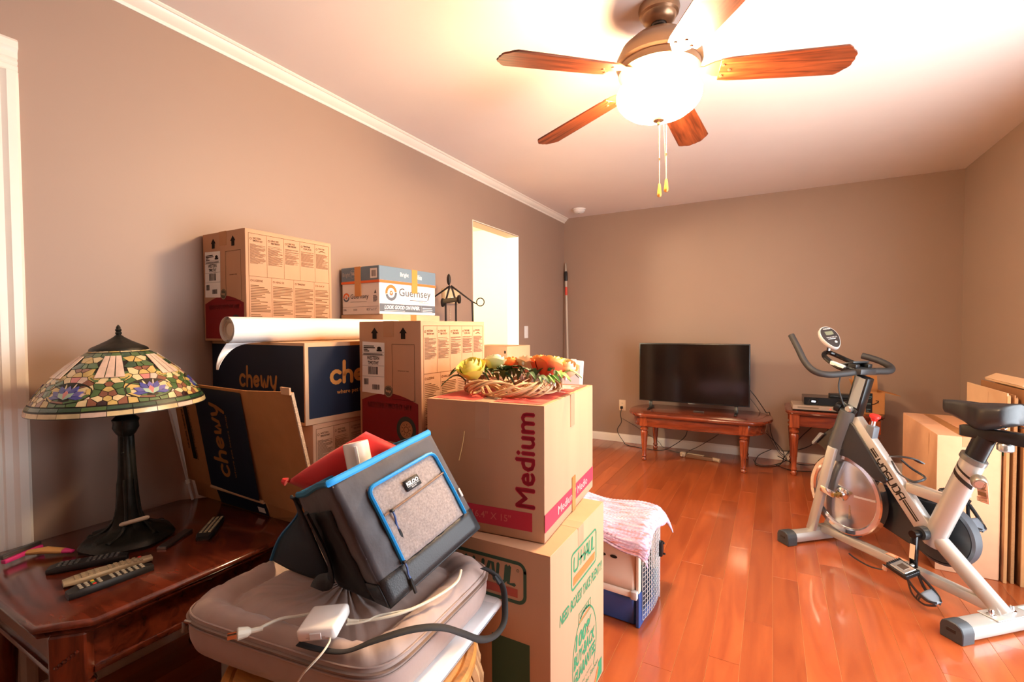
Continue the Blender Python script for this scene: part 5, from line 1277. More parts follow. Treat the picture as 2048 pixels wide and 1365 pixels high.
b.grid(rows); o_ = b.done('knit', blanket_mat(), kb, ang=80); o_.modifiers.new('thickness', 'SOLIDIFY').thickness = -.006
# ================================================================ exercise bike (x forward, y rider's left = near side)
ang_b = math.atan2(.742, -.670)
bk = thing('exercise_bike', 'silver upright exercise bike with chrome flywheel and black saddle', 'exercise bike', (.266, 3.171, 0), ang_b)
SLV = SILVER
MBK = mat('satin_black_metal', (26, 26, 27), .28, .3)
GRYP = mat('grey_black_plastic', (44, 46, 48), .35)
FOAM = mat('black_foam_grip', (36, 33, 32), .6, bump=.1, bscale=300)
CAPM = mat('charcoal_cap_plastic', (50, 53, 56), .5)
def otube(b, pts, w, h, n=16):
    """flat-sided oval tube: superellipse section"""
    return b.tube(pts, 1.0, n, flat=(h, w))
# stabilisers
def stab(x, L, w, name):
    b = MB(); b.bar((x, -L, .036), (x, L, .036), w, .056, bev=.012); s_ = b.done(name, SLV, bk)
    for sg in (-1, 1):
        c_ = MB(); prof = [(-.040, 0), (.040, 0), (.041, .045), (.034, .064), (.016, .074), (-.016, .074), (-.034, .064), (-.041, .045)]
        X = Matrix(((1, 0, 0), (0, 0, 1), (0, 1, 0))).to_4x4()
        X = Matrix.Translation((x, sg*(L-.012), 0)) @ Matrix(((1, 0, 0, 0), (0, 0, sg, 0), (0, 1, 0, 0), (0, 0, 0, 1)))
        c_.prism(prof, 0, .062, X); bmesh.ops.bevel(c_.bm, geom=c_.bm.edges[:], offset=.003, segments=1, affect='EDGES')
        e_ = c_.done('end_cap', CAPM, s_)
        MB().box(x-.017, x+.017, sg*(L+.0502)-.001, sg*(L+.0502)+.001, .034, .048, .001).done('slot', BLACKP, e_)
    return s_
fs = stab(.025, .205, .060, 'front_stabilizer'); rs = stab(-.815, .215, .074, 'rear_stabilizer')
MB().box(-.852, -.778, -.075, .075, .064, .069, .002).done('mount_plate', SLV, rs)
for yy in (-.055, .055):
    MB().lathe([(0, .094), (.006, .092), (.009, .086), (.009, .075), (.015, .073), (.015, .068)], 12, c=(-.815, yy, 0)).done('bolt', CHROME, rs)
P = Print(face_mat((-.84, -.12, .0645), (0, -1, 0), (1, 0, 0)), .0006); P.rect(.0, .01, .05, .045); P.done('sticker', mat('green_white_label', (176, 196, 176), .6), rs)
for yy in (-.13, .13): MB().lathe([(0, -.011), (.024, -.011), (.024, .011), (0, .011)], 18, Matrix.Translation((.068, yy, .027)) @ Matrix.Rotation(R(90), 4, 'X')).done('transport_wheel', mat('grey_wheel', (120, 116, 112), .4, .4), fs)
# frame members
fr_ = MB(); fr_.bar((.02, 0, .075), (-.79, 0, .078), .042, .042, bev=.006); fr_.done('bottom_rail', SLV, bk)
P = Print(face_mat((-.36, .021, .0995), (-1, 0, 0), (0, -1, 0)), .0003); P.rect(.0, .004, .085, .036); rl_ = P.done('warning_label', mat('peach_label', (230, 190, 160), .6), bk)
P = Print(face_mat((-.36, .021, .0995), (-1, 0, 0), (0, -1, 0)), .0008); P.frame(.002, .006, .083, .034, .003); P.disc((.045, .02), .006, 8); P.done('warning_label', ORANGEP, bk)
for sg in (-1, 1):
    b = MB(); b.bar((.028, sg*.060, .055), (-.098, sg*.052, .565), .026, .050, ref=(1, 0, .25), bev=.006); b.done('fork_leg', SLV, bk)
b = MB(); b.bar((.028, -.07, .055), (.028, .07, .055), .05, .05, bev=.006); b.done('fork_foot', SLV, bk)
D0_, D1_ = Vector((-.165, 0, .742)), Vector((-.572, 0, .248))
b = MB(); b.bar(D0_, D1_, .046, .076, ref=(.77, 0, .63), bev=.010); b.done('main_tube', SLV, bk)
b = MB(); otube(b, [Vector((-.555, 0, .235)), Vector((-.712, 0, .665))], .030, .044); b.done('seat_tube', SLV, bk)
b = MB(); otube(b, [Vector((-.548, 0, .30)), Vector((-.59, 0, .262)), Vector((-.824, 0, .066))], .027, .036); b.done('rear_leg', SLV, bk)
b = MB(); b.bar((-.452, 0, .462), (-.650, 0, .452), .040, .048, bev=.006); b.done('brace_tube', SLV, bk)
# lettering on the near side of the main tube
dd = (D1_-D0_).normalized(); upv = Vector((-.77, 0, .63)); upv = (upv-dd*upv.dot(dd)).normalized()
Fy = face_mat(D0_+Vector((0, .0232, 0))-upv*.038, dd, upv)
P = Print(Fy, .0005)
P.rect(.186, .050, .234, .056); P.rect(.186, .036, .234, .046)
u = .246; hL = .034; v0 = .020; sw = .0072
def LQ(*p): return [(u+a, v0+b_) for a, b_ in p]
wl = .026; g = .0075
P.stroke(LQ((0, hL), (0, hL*.55), (wl*.15, hL*.42), (wl*.85, hL*.42), (wl, hL*.55), (wl, hL)), sw, 2); P.stroke(LQ((wl*.5, hL*.4), (wl*.5, 0)), sw, 2); u += wl+g
P.stroke(LQ((.004, 0), (wl-.004, 0), (wl, .005), (wl, hL-.005), (wl-.004, hL), (.004, hL), (0, hL-.005), (0, .005), (.004, 0)), sw, 2); u += wl+g
P.stroke(LQ((wl, hL), (.003, hL), (0, hL-.004), (0, hL*.6), (.003, hL*.5), (wl-.003, hL*.5), (wl, hL*.4), (wl, .004), (wl-.003, 0), (0, 0)), sw, 2); u += wl+g
P.stroke(LQ((0, hL), (0, .005), (.004, 0), (wl-.004, 0), (wl, .005), (wl, hL)), sw, 2); u += wl+g
P.stroke(LQ((0, hL), (0, 0), (wl-.006, 0), (wl, .006), (wl, hL-.006), (wl-.006, hL), (.008, hL)), sw, 2); u += wl+g
P.stroke(LQ((0, 0), (0, hL-.006), (.006, hL), (wl, hL), (wl, 0)), sw, 2); P.stroke(LQ((0, hL*.42), (wl, hL*.42)), sw, 2); u += wl+.006
P.rect(u, .042, u+.10, .047); P.rect(u, .030, u+.10, .038)
P.done('brand_lettering', INK, bk)
# stripes on the seat tube
tdir = Vector((-.712+.555, 0, .665-.235)).normalized()
for k, (s0, wd) in enumerate(((.352, .018), (.386, .010))):
    b = MB(); rows = []
    for i in range(9):
        a = R(-75+150*i/8); side = tdir.cross(Vector((0, 1, 0))).normalized()
        c0 = Vector((-.555, 0, .235))+tdir*(s0-.045*(i/8-.5))
        off = Vector((0, .0306*math.cos(a), 0))+side*.0446*math.sin(a)
        rows.append([c0+off, c0+off+tdir*wd])
    b.grid(rows); b.done('black_stripe', INK, bk)
# flywheel
FX, FZ_, FR = -.135, .318, .212
ROT = Matrix.Translation((FX, 0, FZ_)) @ Matrix.Rotation(R(-90), 4, 'X')
FLYD = mat('mirror_grey_disc', (192, 196, 206), .16, .95)
fwl = MB().lathe([(0, -.026), (.04, -.0255), (.08, -.0235), (.12, -.020), (.16, -.0145), (.184, -.010), (.186, -.010), (.186, .010), (.184, .010), (.16, .0145), (.12, .020), (.08, .0235), (.04, .0255), (0, .026)], 72, ROT).done('flywheel', FLYD, bk, ang=25)
MB().lathe([(.178, .016), (.186, .0235), (.205, .0235), (.212, .019), (.212, -.019), (.205, -.0235), (.186, -.0235), (.178, -.016), (.178, .016)], 80, ROT).done('rim', CHROME, fwl, ang=30)
MB().lathe([(0, -.055), (.018, -.055), (.018, -.035), (.034, -.030), (.034, .030), (.020, .034), (.020, .050), (0, .052)], 24, ROT).done('hub', CHROME, fwl)
hb = MB(); hb.bar((FX+.085, .078, FZ_+.012), (FX-.0, .078, FZ_-.002), .012, .034, bev=.003); hb.done('axle_bracket', CHROME, bk)
hb = MB(); hb.bar((FX+.06, .062, FZ_+.006), (FX-.012, .062, FZ_-.006), .014, .018, bev=.002); hb.tube([(FX-.0, .05, FZ_), (FX-.0, .092, FZ_)], .010, 8); hb.done('tension_bolt', mat('brass_metal', (170, 140, 80), .3, .9), bk)
MB().bar((FX-.065, .0255, FZ_+.010), (FX-.172, .0135, FZ_+.018), .010, .0012, ref=(0, 1, 0)).done('spoke_mark', mat('light_mark', (206, 206, 210), .3, .6), fwl, smooth=False)
P = Print(face_mat((FX-.035, .0245, FZ_-.12), (-1, 0, 0), (0, 0, 1)), .0005); P.text('WARNING', 0, 0, .012, .075, 0, 0, 3); P.done('warning_print', mat('gold_ink', (150, 112, 60), .5), fwl)
# shroud over the wheel top and front post neck
sh_ = MB()
out = [(.030, .560), (.005, .602), (-.040, .640), (-.075, .668), (-.105, .715), (-.150, .742), (-.200, .700), (-.285, .585), (-.345, .505), (-.378, .470), (-.362, .448), (-.31, .452), (-.25, .492), (-.17, .522), (-.10, .528), (-.06, .505), (-.02, .538)]
X = Matrix(((1, 0, 0, 0), (0, 0, 1, 0), (0, 1, 0, 0), (0, 0, 0, 1)))
sh_.prism(out, -.034, .034, X)
bmesh.ops.bevel(sh_.bm, geom=sh_.bm.edges[:], offset=.004, segments=1, affect='EDGES', clamp_overlap=True)
sh_.done('wheel_shroud', mat('gloss_dark_shroud', (30, 30, 32), .22), bk)
b = MB(); b.tube([(-.075, .0, .50), (-.100, 0, .60), (-.135, 0, .70), (-.160, 0, .775)], 1.0, 14, flat=(.046, .062)); b.done('neck_cover', mat('satin_grey_plastic', (86, 88, 88), .3, .2), bk)
b = MB(); b.prism([(.035, .548), (.040, .560), (-.01, .625), (-.03, .62)], -.05, -.036, X); b.prism([(.035, .548), (.040, .560), (-.01, .625), (-.03, .62)], .036, .05, X); b.done('sweat_guard', mat('smoke_plastic', (120, 122, 124), .3), bk)
# handlebar post, clamp, bars
b = MB(); b.bar((-.165, 0, .74), (-.228, 0, .962), .046, .078, ref=(1, 0, .28), bev=.008); b.done('handlebar_post', MBK, bk)
b = MB(); b.bar((-.182, .0235, .80), (-.228, .0235, .955), .002, .052, ref=(1, 0, .28)); b.done('post_face', mat('blue_grey_paint', (150, 156, 160), .35, .3), bk, smooth=False)
b = MB(); b.bar((-.158, 0, .772), (-.172, 0, .800), .056, .090, ref=(1, 0, .28), bev=.006); b.done('post_collar', GRYP, bk)
kn = MB(); kn.lathe([(0, 0), (.010, 0), (.010, .012), (.024, .014), (.026, .020), (.026, .034), (.020, .040), (0, .040)], 16, Matrix.Translation((-.135, .03, .775)) @ Matrix.Rotation(R(62), 4, 'Y') @ Matrix.Rotation(R(-25), 4, 'X')).done('adjust_knob', MBK, bk)
MB().lathe([(0, 0), (.017, 0), (.019, .006), (.019, .018), (.014, .024), (0, .024)], 14, Matrix.Translation((-.178, .028, .785)) @ Matrix.Rotation(R(-90), 4, 'X')).done('adjust_knob', mat('bright_metal', (196, 196, 192), .25, .9), bk)
def hbar(sg):
    pts = spline([(-.215, sg*.02, .985), (-.20, sg*.10, .975), (-.175, sg*.175, .970), (-.135, sg*.218, .985), (-.085, sg*.228, 1.03), (-.030, sg*.222, 1.105), (.022, sg*.215, 1.172)], 5)
    MB().tube(pts, .0165, 12).done('handlebar', FOAM, bk)
hbar(1)
MB().tube(spline([(-.215, -.02, .985), (-.222, -.10, .985), (-.225, -.165, .985), (-.200, -.205, 1.0), (-.150, -.21, 1.025), (-.095, -.195, 1.045), (-.06, -.18, 1.055)], 5), .0175, 12).done('handlebar', FOAM, bk)
b = MB(); b.tube(spline([(-.205, .055, .985), (-.12, .055, 1.005), (-.03, .045, 1.055), (-.008, 0, 1.075), (-.03, -.045, 1.055), (-.12, -.055, 1.02), (-.21, -.06, .99)], 5), .0125, 10); b.done('inner_bar', mat('gloss_black', (14, 14, 15), .15, .2), bk)
b = MB(); b.bar((-.165, .0575, 1.003), (-.085, .0575, 1.025), .018, .021, bev=.003); b.done('white_band', mat('white_sticker_plastic', (226, 226, 224), .3), bk)
b = MB(); b.bar((-.25, 0, .985), (-.14, 0, 1.0), .10, .030, bev=.006); b.bar((-.11, 0, 1.012), (-.21, 0, 1.035), .105, .010, bev=.003); b.done('center_clamp', GRYP, bk)
for sy in (-1, 1): MB().bar((-.225, sy*.04, 1.012), (-.18, sy*.04, 1.018), .028, .022, bev=.004).done('clamp_block', BLACKP, bk)
b = MB(); b.tube(spline([(-.14, .05, .97), (-.125, .05, .90), (-.14, .045, .83), (-.155, .04, .79)], 5), .004, 6); b.done('sensor_cable', BLACKP, bk)
# console
co = Vector((-.022, .0, 1.155))
cN = Vector((-.78, .22, .58)).normalized(); cU = Vector((.60, 0, .80)); cU = (cU-cN*cU.dot(cN)).normalized(); cR = cU.cross(cN)
FC_ = Matrix((cR, cU, cN)).transposed().to_4x4(); FC_.translation = co
def egg(k, n, s=1.): a = 2*PI*k/n; y = math.sin(a); return (s*.049*math.cos(a)*(1-.12*y*0+(.16*y if y > 0 else .30*y)*.8), s*.074*y)
b = MB(); rows = []
for s_, z in ((.55, -.026), (.86, -.022), (1.0, -.010), (1.02, .002), (.97, .010)): rows.append([FC_ @ Vector((egg(k, 28, s_)[0], egg(k, 28, s_)[1], z)) for k in range(28)])
V = b.grid(rows, closed_u=True); b.bm.faces.new(list(reversed(V[0]))); b.bm.faces.new(V[-1]); con = b.done('console', mat('silver_white_plastic', (216, 212, 208), .3, .15), bk)
b = MB(); rows = []
for s_, z in ((.93, .0095), (.90, .0125), (.6, .0145)): rows.append([FC_ @ Vector((egg(k, 28, s_)[0], egg(k, 28, s_)[1], z)) for k in range(28)])
V = b.grid(rows, closed_u=True); b.bm.faces.new(V[-1]); b.done('face_plate', mat('dark_console_face', (46, 42, 42), .35), con)
P = Print(FC_, .0155); P.rect(-.022, .012, .022, .036); P.done('screen', mat('lcd_grey_green', (112, 116, 96), .2), con)
P = Print(FC_, .0158); P.text('YOSUDA', -.022, .049, .022, .056, .02); P.text('TIME SPD DIST CAL', -.03, -.008, .03, -.001, .02); P.lines(-.025, -.016, .025, -.010, 1); P.done('console_print', PAPER, con)
P = Print(FC_, .0158); P.disc((.008, -.036), .0075, 14); P.done('button', mat('pale_console_button', (190, 188, 186), .4), con)
MB().tube([co-cN*.02-cU*.02, Vector((-.012, 0, 1.085))], .011, 8).done('console_bracket', CHROME, con)
# resistance knob
MB().tube([(-.262, 0, .645), (-.282, 0, .745)], .009, 10).done('tension_rod', CHROME, bk)
b = MB(); b.bar((-.262, 0, .625), (-.278, 0, .715), .040, .042, ref=(1, 0, .2), bev=.006); b.done('tension_housing', mat('slate_plastic', (92, 96, 102), .4), bk)
MB().lathe([(0, 0), (.012, 0), (.016, .010), (.024, .020), (.024, .030), (.018, .034), (0, .035)], 18, Matrix.Translation((-.281, 0, .740)) @ Matrix.Rotation(R(-12), 4, 'Y')).done('tension_knob', mat('bright_red_plastic', (214, 44, 38), .35), bk)
# bottle cage
b = MB(); b.tube(spline([(-.385, .0, .585), (-.43, .03, .60), (-.47, 0, .598), (-.485, -.03, .58)], 5), .012, 6, flat=(.4, 2.2)); b.tube(spline([(-.395, .03, .57), (-.43, .035, .525), (-.47, .03, .505)], 5), .004, 6)
b.tube(spline([(-.395, -.03, .57), (-.44, -.035, .54), (-.50, -.03, .520), (-.515, 0, .512), (-.50, .03, .500), (-.47, .03, .503)], 5), .0055, 6); b.done('bottle_cage', GRYP, bk)
# chain guard on the far side
cg = MB(); CX, CZ2 = -.545, .270
poly = []
R1, R2 = .136, .100
for k in range(25): a = R(100+190*k/24+0); poly.append((CX+R1*math.cos(a), CZ2+R1*math.sin(a)))
for k in range(13): a = R(-75+150*k/12); poly.append((-.20+R2*math.cos(a), .318+R2*math.sin(a)))
cg.prism([(p[0], p[1]) for p in poly], -.105, -.055, X); bmesh.ops.bevel(cg.bm, geom=cg.bm.edges[:], offset=.010, segments=2, affect='EDGES', clamp_overlap=True); cgo = cg.done('chain_guard', GRYP, bk, ang=30)
MB().lathe([(.130, -.002), (.141, -.008), (.141, -.048), (.128, -.056), (.128, -.002)], 48, Matrix.Translation((CX, -.053, CZ2)) @ Matrix.Rotation(R(-90), 4, 'X')).done('guard_rim', mat('charcoal_guard', (66, 68, 72), .4), cgo)
# cranks and pedals
MB().tube([(-.545, -.055, .282), (-.545, .060, .282)], .030, 20).done('bottom_bracket', GRYP, bk)
def crank(sg, p1, tilt, name):
    p0 = Vector((-.545, sg*.085, .282)); p1 = Vector(p1)
    b = MB(); b.tube([(-.545, sg*.058, .282), (-.545, sg*.098, .282)], .017, 16); b.bar(p0, p1, .018, .030, ref=(1, 0, 0), bev=.005); ca_ = b.done('crank_arm', mat('gloss_black', (0, 0, 0)), bk)
    if sg > 0:
        e = (p1-p0); F = face_mat(p0+e*.30+Vector((.011, .0095, 0)), Vector((-1, 0, 0)), e)
        P = Print(F, .0004); P.rect(0, 0, .022, .065); P.done('label', mat('peach_label', (0, 0, 0)), ca_)
        P = Print(F, .0008); P.rect(.004, .004, .018, .018); P.done('label_mark', ORANGEP, ca_)
    pd_ = thing_child('pedal', bk, p1+Vector((0, sg*.062, 0)), tilt)
    return ca_, pd_
def thing_child(name, parent, loc, tilt):
    b = MB(); b.box(-.042, .042, -.040, -.032, -.011, .011, .003).box(-.042, .042, .032, .040, -.011, .011, .003).box(-.046, -.036, -.04, .04, -.011, .011, .003).box(.036, .046, -.04, .04, -.011, .011, .003)
    for k in range(7):
        for sg in (-1, 1): b.box(sg*.041-.005, sg*.041+.005, -.036+.011*k, -.031+.011*k, .010, .014)
    o = b.done('pedal', BLACKP, parent, loc=loc, rot=tilt)
    b = MB(); b.box(-.036, .036, -.032, .032, -.008, .0135, .004); b.tube([(0, -.06, 0), (0, .03, 0)], .008, 10); b.done('pedal_body', mat('bright_metal', (0, 0, 0)), o)
    b = MB(); b.box(-.018, .016, -.016, .016, .0125, .0145, .001); b.done('pedal_window', mat('brown_metal', (96, 80, 70), .3, .7), o)
    # toe cage hanging from the front edge
    b = MB()
    pts = lambda s: [(-.046, s*.032, -.006), (-.085, s*.036, -.030), (-.125, s*.030, -.050), (-.150, s*.010, -.050)]
    for s in (-1, 1): b.tube(spline(pts(s), 5), .0055, 6, flat=(1.6, .6), ref=(0, 0, 1))
    for s in (-1, 1): b.tube(spline([(-.046, s*.030, -.012), (-.070, s*.034, -.062), (-.115, s*.030, -.078), (-.148, s*.012, -.062)], 5), .0045, 6, flat=(1.6, .6), ref=(0, 0, 1))
    for s in (-1, 1):
        for q in (.35, .65): b.tube([(-.085-.03*q, s*.035, -.032-.01*q), (-.075-.03*q, s*.034, -.066-.008*q)], .004, 5)
    b.done('toe_cage', GRYP, o)
    b = MB(); b.grid([[(-.098-.055*i/6, (-.030+.060*j/6)*math.sqrt(max(1-(i/6)**2*.75, .2)), -.036-.018*i/6+.004*math.sin(PI*j/6)) for j in range(7)] for i in range(7)]); t_ = b.done('toe_plate', mat('slate_plastic', (0, 0, 0)), o); t_.modifiers.new('thickness', 'SOLIDIFY').thickness = .003
    return o
ca_, pL = crank(1, (-.552, .096, .135), (R(-12), R(-10), 0), 'l')
MB().tube(spline([(.04, .035, -.012), (.06, .040, -.035), (.105, .06, -.045), (.150, .085, -.030), (.175, .10, -.012)], 5), .006, 6, flat=(.3, 1.0), ref=(0, 0, 1)).done('toe_strap', BLACKP, pL)
MB().box(.036, .058, .034, .046, -.030, -.004, .002).done('strap_buckle', CHROME, pL)
ca_, pR = crank(-1, (-.536, -.096, .428), (R(0), R(-24), 0), 'r')
# seat post, slider, saddle
b = MB(); otube(b, [Vector((-.702, 0, .640)), Vector((-.748, 0, .762))], .025, .038); b.done('seat_post', MBK, bk)
b = MB(); otube(b, [Vector((-.704, 0, .652)), Vector((-.713, 0, .672))], .034, .049); b.done('post_collar', mat('grey_collar', (120, 118, 114), .35, .6), bk)
b = MB(); b.bar((-.672, 0, .778), (-.905, 0, .778), .046, .048, bev=.004); b.done('saddle_slider', MBK, bk)
MB().box(-.674, -.669, -.024, .024, .756, .80, .002).done('slider_cap', BLACKP, bk)
MB().lathe([(0, 0), (.022, 0), (.026, .006), (.026, .026), (.020, .032), (0, .032)], 12, Matrix.Translation((-.815, 0, .752)) @ Matrix.Rotation(R(180), 4, 'X')).done('adjust_knob', mat('bright_metal', (0, 0, 0)), bk)
MB().tube([(-.772, 0, .80), (-.772, 0, .85)], .014, 12).done('saddle_stem', MBK, bk)
sk = MB().lathe([(0, 0), (.009, 0), (.009, .022), (.024, .026), (.026, .032), (.026, .058), (.022, .064), (0, .064)], 22, Matrix.Translation((-.735, .020, .600)) @ Matrix.Rotation(R(-112), 4, 'X') @ Matrix.Rotation(R(-38), 4, 'Y')).done('seat_knob', mat('knob_metal', (150, 140, 124), .3, .7), bk)
b = MB().lathe([(0, .0642), (.016, .0642), (.016, .0655), (0, .0655)], 16, Matrix.Translation((-.735, .020, .600)) @ Matrix.Rotation(R(-112), 4, 'X') @ Matrix.Rotation(R(-38), 4, 'Y')); b.done('knob_logo', mat('bright_metal', (0, 0, 0)), sk)
b = MB(); rows = []
for i in range(21):
    t = i/20; x = -.592-.275*t
    w_ = .021+.072/(1+math.exp(-(t-.52)*13)); w_ *= (1-.0*t) if t < .93 else math.sqrt(max(1-((t-.93)/.075)**2, .03))
    if t < .06: w_ *= math.sqrt(max(t/.06, .02))*.95+.05
    top_ = .880+.012*math.cos(t*PI*1.0)*0+.030*max(0, t-.45)/.55+.006*math.sin(t*5); thk = .044+.052*max(0, min((t-.12)/.35, 1))-.030*max(0, (t-.6)/.4)
    if t < .06: thk *= .6+.4*t/.06
    row = []
    for k in range(20):
        a = 2*PI*k/20; cx, cy = math.cos(a), math.sin(a); sx = math.copysign(abs(cx)**.7, cx); sy = math.copysign(abs(cy)**(.75 if cy > 0 else .6), cy)
        dip = -.010*max(0, 1-abs(cx)*3.2)*(1 if cy > 0 and t > .35 else 0)
        row.append((x, w_*sx, top_+dip+(.016*sy if sy > 0 else thk*sy)+(-.012*abs(cx)**2*t)))
    rows.append(row)
V = b.grid(rows, closed_u=True); b.bm.faces.new(V[0]); b.bm.faces.new(list(reversed(V[-1])))
sd_ = b.done('saddle', mat('black_vinyl', (34, 33, 34), .38, bump=.1, bscale=300), bk, ang=80)
for sy in (-1, 1):
    MB().tube(spline([(-.66, sy*.010, .835), (-.72, sy*.022, .822), (-.80, sy*.030, .825), (-.85, sy*.045, .845)], 5), .0035, 6).done('saddle_rail', CHROME, sd_)
    cpts = [(-.835+.012*math.cos(k*.9), sy*.055+.012*math.sin(k*.9), .812+.0022*k) for k in range(22)]
    MB().tube(cpts, .0022, 5).done('saddle_spring', CHROME, sd_)
# paper tag hanging from the seat knob
P = MB(); P.bar((-.772, .052, .592), (-.776, .045, .505), .046, .0006, ref=(.25, 1, 0)); tg = P.done('paper_tag', mat('pink_tag_paper', (232, 190, 172), .7), bk, smooth=False)
Ft = face_mat((-.753, .054, .505), (-1, .0, 0), (0, .06, 1)); P = Print(Ft, .0022); P.lines(.006, .055, .040, .082, 5); P.rect(.010, .030, .038, .046); P.lines(.006, .006, .040, .026, 4); P.done('tag_print', INKB, tg)
# ================================================================ television corner
CT = wood('cherry_coffee_table', (84, 30, 16), (134, 58, 30), .18, (1.4, 9, 9), .5, 3., .05, .03)
CTL = wood('cherry_turned_leg', (100, 38, 18), (160, 74, 36), .25, (9, 9, 1.4), .4, 3., .06, .03)
ct = thing('coffee_table', 'oval cherry coffee table with turned legs carrying the television', 'table', (-.598, 4.585, 0))
def oval(hw_, hd_, cut):
    out = []
    for sx, a0 in ((1, -90), (-1, 90)):
        for k in range(13):
            a = R(a0+180*k/12); out.append((sx*(hw_-cut)+cut*math.cos(a)*1., hd_*math.sin(a)))
    return out
b = MB(); rings = []
for off, z in ((.022, .405), (.006, .408), (.004, .414), (0, .420), (0, .428), (.006, .436), (.010, .438)): rings.append([b.bm.verts.new((p[0], p[1], z)) for p in oval(.612-off, .300-off, .19-off*.5)])
for A, B in zip(rings, rings[1:]):
    n = len(A)
    for i in range(n): b.bm.faces.new((A[i], A[(i+1) % n], B[(i+1) % n], B[i]))
b.bm.faces.new(list(reversed(rings[0]))); b.bm.faces.new(rings[-1]); b.done('table_top', CT, ct, ang=40)
b = MB(); pts = oval(.555, .262, .16); b.tube([(p[0], p[1], .362) for p in pts], 1.0, 6, closed=True, flat=(.046, .010)); b.done('apron', CT, ct)
b = MB(); b.tube([(p[0]*1.004, p[1]*1.008, .322) for p in pts], .008, 6, closed=True); b.done('apron_bead', CT, ct)
def turned_leg(parent, x, y, H, name='leg', m=CTL):
    b = MB(); k = H/.41
    b.box(x-.036, x+.036, y-.036, y+.036, .322*k, H, .003)
    prof = [(0, 0), (.017, 0), (.023, .008), (.023, .02), (.016, .03), (.024, .042), (.018, .06), (.021, .11), (.031, .24), (.034, .268), (.026, .280), (.036, .290), (.036, .300), (.026, .308), (.030, .322), (0, .322)]
    n = 20; b.lathe([(r_, z*k) for r_, z in prof], n, Matrix.Translation((x, y, 0)))
    lg = b.done(name, m, parent)
    f = MB()
    for q in range(10):
        a = 2*PI*q/10; f.tube([(x+.020*math.cos(a), y+.020*math.sin(a), .125*k), (x+.0285*math.cos(a), y+.0285*math.sin(a), .245*k)], .0035, 5)
    f.done('reeding', m, lg); return lg
for x in (-.425, .395):
    for y in (-.235, .235): turned_leg(ct, x, y, .405)
tv = thing('television', 'flat black television switched off standing on oval coffee table', 'television', (-.652, 4.615, .438), R(-.6))
TVB = mat('tv_black', (16, 15, 15), .35); SCR = mat('tv_screen', (8, 8, 9), .12, spec=.6)
MB().box(-.484, .484, 0, .030, .072, .630, .004, 2).done('cabinet', TVB, tv)
MB().box(-.475, .475, -.0012, .002, .084, .620).done('screen', SCR, tv, smooth=False)
MB().box(-.32, .32, .028, .065, .12, .45, .02, 2).done('back_bulge', TVB, tv)
for sx in (-1, 1):
    b = MB(); b.bar((sx*.375, .0, .010), (sx*.375, .02, .075), .03, .012, bev=.003); b.bar((sx*.375, -.10, .006), (sx*.375, .12, .006), .022, .010, bev=.003); b.done('foot', TVB, tv)
MB().box(-.03, .03, -.004, .0, .066, .073, .001).done('logo_bar', mat('logo_grey', (120, 116, 112), .4), tv)
MB().box(.02, .11, -.03, .0, .0012, .008, .001).done('light_bar', mat('dim_strip', (70, 66, 64), .4), tv)
et2 = thing('end_table', 'small cherry end table under the disc player right of television', 'table', (.425, 4.67, 0))
b = MB(); rings = []
hw, hd = .325, .255
for off, z in ((.022, .505), (.006, .508), (.010, .514), (0, .520), (0, .528), (.008, .537)): rings.append([b.bm.verts.new((p[0], p[1], z)) for p in clip_poly(hw-off, hd-off, .05-off*.5)])
for A, B in zip(rings, rings[1:]):
    for i in range(8): b.bm.faces.new((A[i], A[(i+1) % 8], B[(i+1) % 8], B[i]))
b.bm.faces.new(list(reversed(rings[0]))); b.bm.faces.new(rings[-1]); b.done('table_top', CT, et2, ang=40)
b = MB(); b.box(-.265, .265, -.222, -.204, .41, .505, .002).box(-.265, .265, .204, .222, .41, .505, .002).box(-.285, -.267, -.20, .20, .41, .505, .002).box(.267, .285, -.20, .20, .41, .505, .002); b.done('apron', CT, et2)
for x in (-.262, .262):
    for y in (-.20, .20): turned_leg(et2, x, y, .505)
# disc player, cable box, small box
dv = thing('disc_player', 'silver disc player with red light on the small end table', 'disc player', (.345, 4.585, .537), R(1.5))
b = MB(); b.box(-.198, .198, -.13, .13, .006, .046, .003); b.done('case', mat('champagne_case', (190, 168, 146), .3, .5), dv)
MB().box(-.165, -.02, -.1312, -.129, .022, .036, .001).done('disc_tray', mat('champagne_tray', (150, 132, 112), .3, .5), dv)
MB().box(-.197, .197, -.1308, -.129, .0065, .013).done('lower_strip', mat('dark_strip', (40, 34, 30), .3), dv)
REDL = mat('red_led', (255, 40, 20), .4, emit=(255, 30, 20), estr=6.)
MB().box(.055, .061, -.1325, -.130, .024, .030, .001).done('power_light', REDL, dv)
for k in range(3): MB().box(.075+.022*k, .086+.022*k, -.132, -.129, .022, .030, .001).done('button', mat('green_grey_button', (110, 120, 84), .4), dv)
for sx in (-1, 1):
    for sy in (-1, 1): MB().lathe([(0, 0), (.012, 0), (.012, .007), (0, .007)], 12, c=(sx*.17, sy*.10, 0)).done('foot', BLACKP, dv)
cbx = thing('cable_box', 'black cable box with glowing white display on the disc player', 'cable box', (.405, 4.61, .5838), R(1.5))
MB().box(-.178, .178, -.11, .11, 0, .062, .004).done('case', mat('gloss_cable_black', (18, 17, 18), .2), cbx)
MB().lathe([(.03, 0), (.033, 0), (.033, .001), (.03, .001)], 24, Matrix.Translation((-.112, -.1102, .030)) @ Matrix.Rotation(R(90), 4, 'X') @ Matrix.Diagonal((1, .8, 1, 1))).done('dial_ring', mat('dark_strip', (0, 0, 0)), cbx)
MB().box(-.126, -.098, -.1115, -.109, .024, .036, .005, 2).done('display', mat('white_display', (240, 244, 255), .4, emit=(235, 240, 255), estr=3.), cbx)
sbx = thing('adapter_box', 'small flat black box on top of the cable box', 'box', (.485, 4.61, .6462), R(1.5))
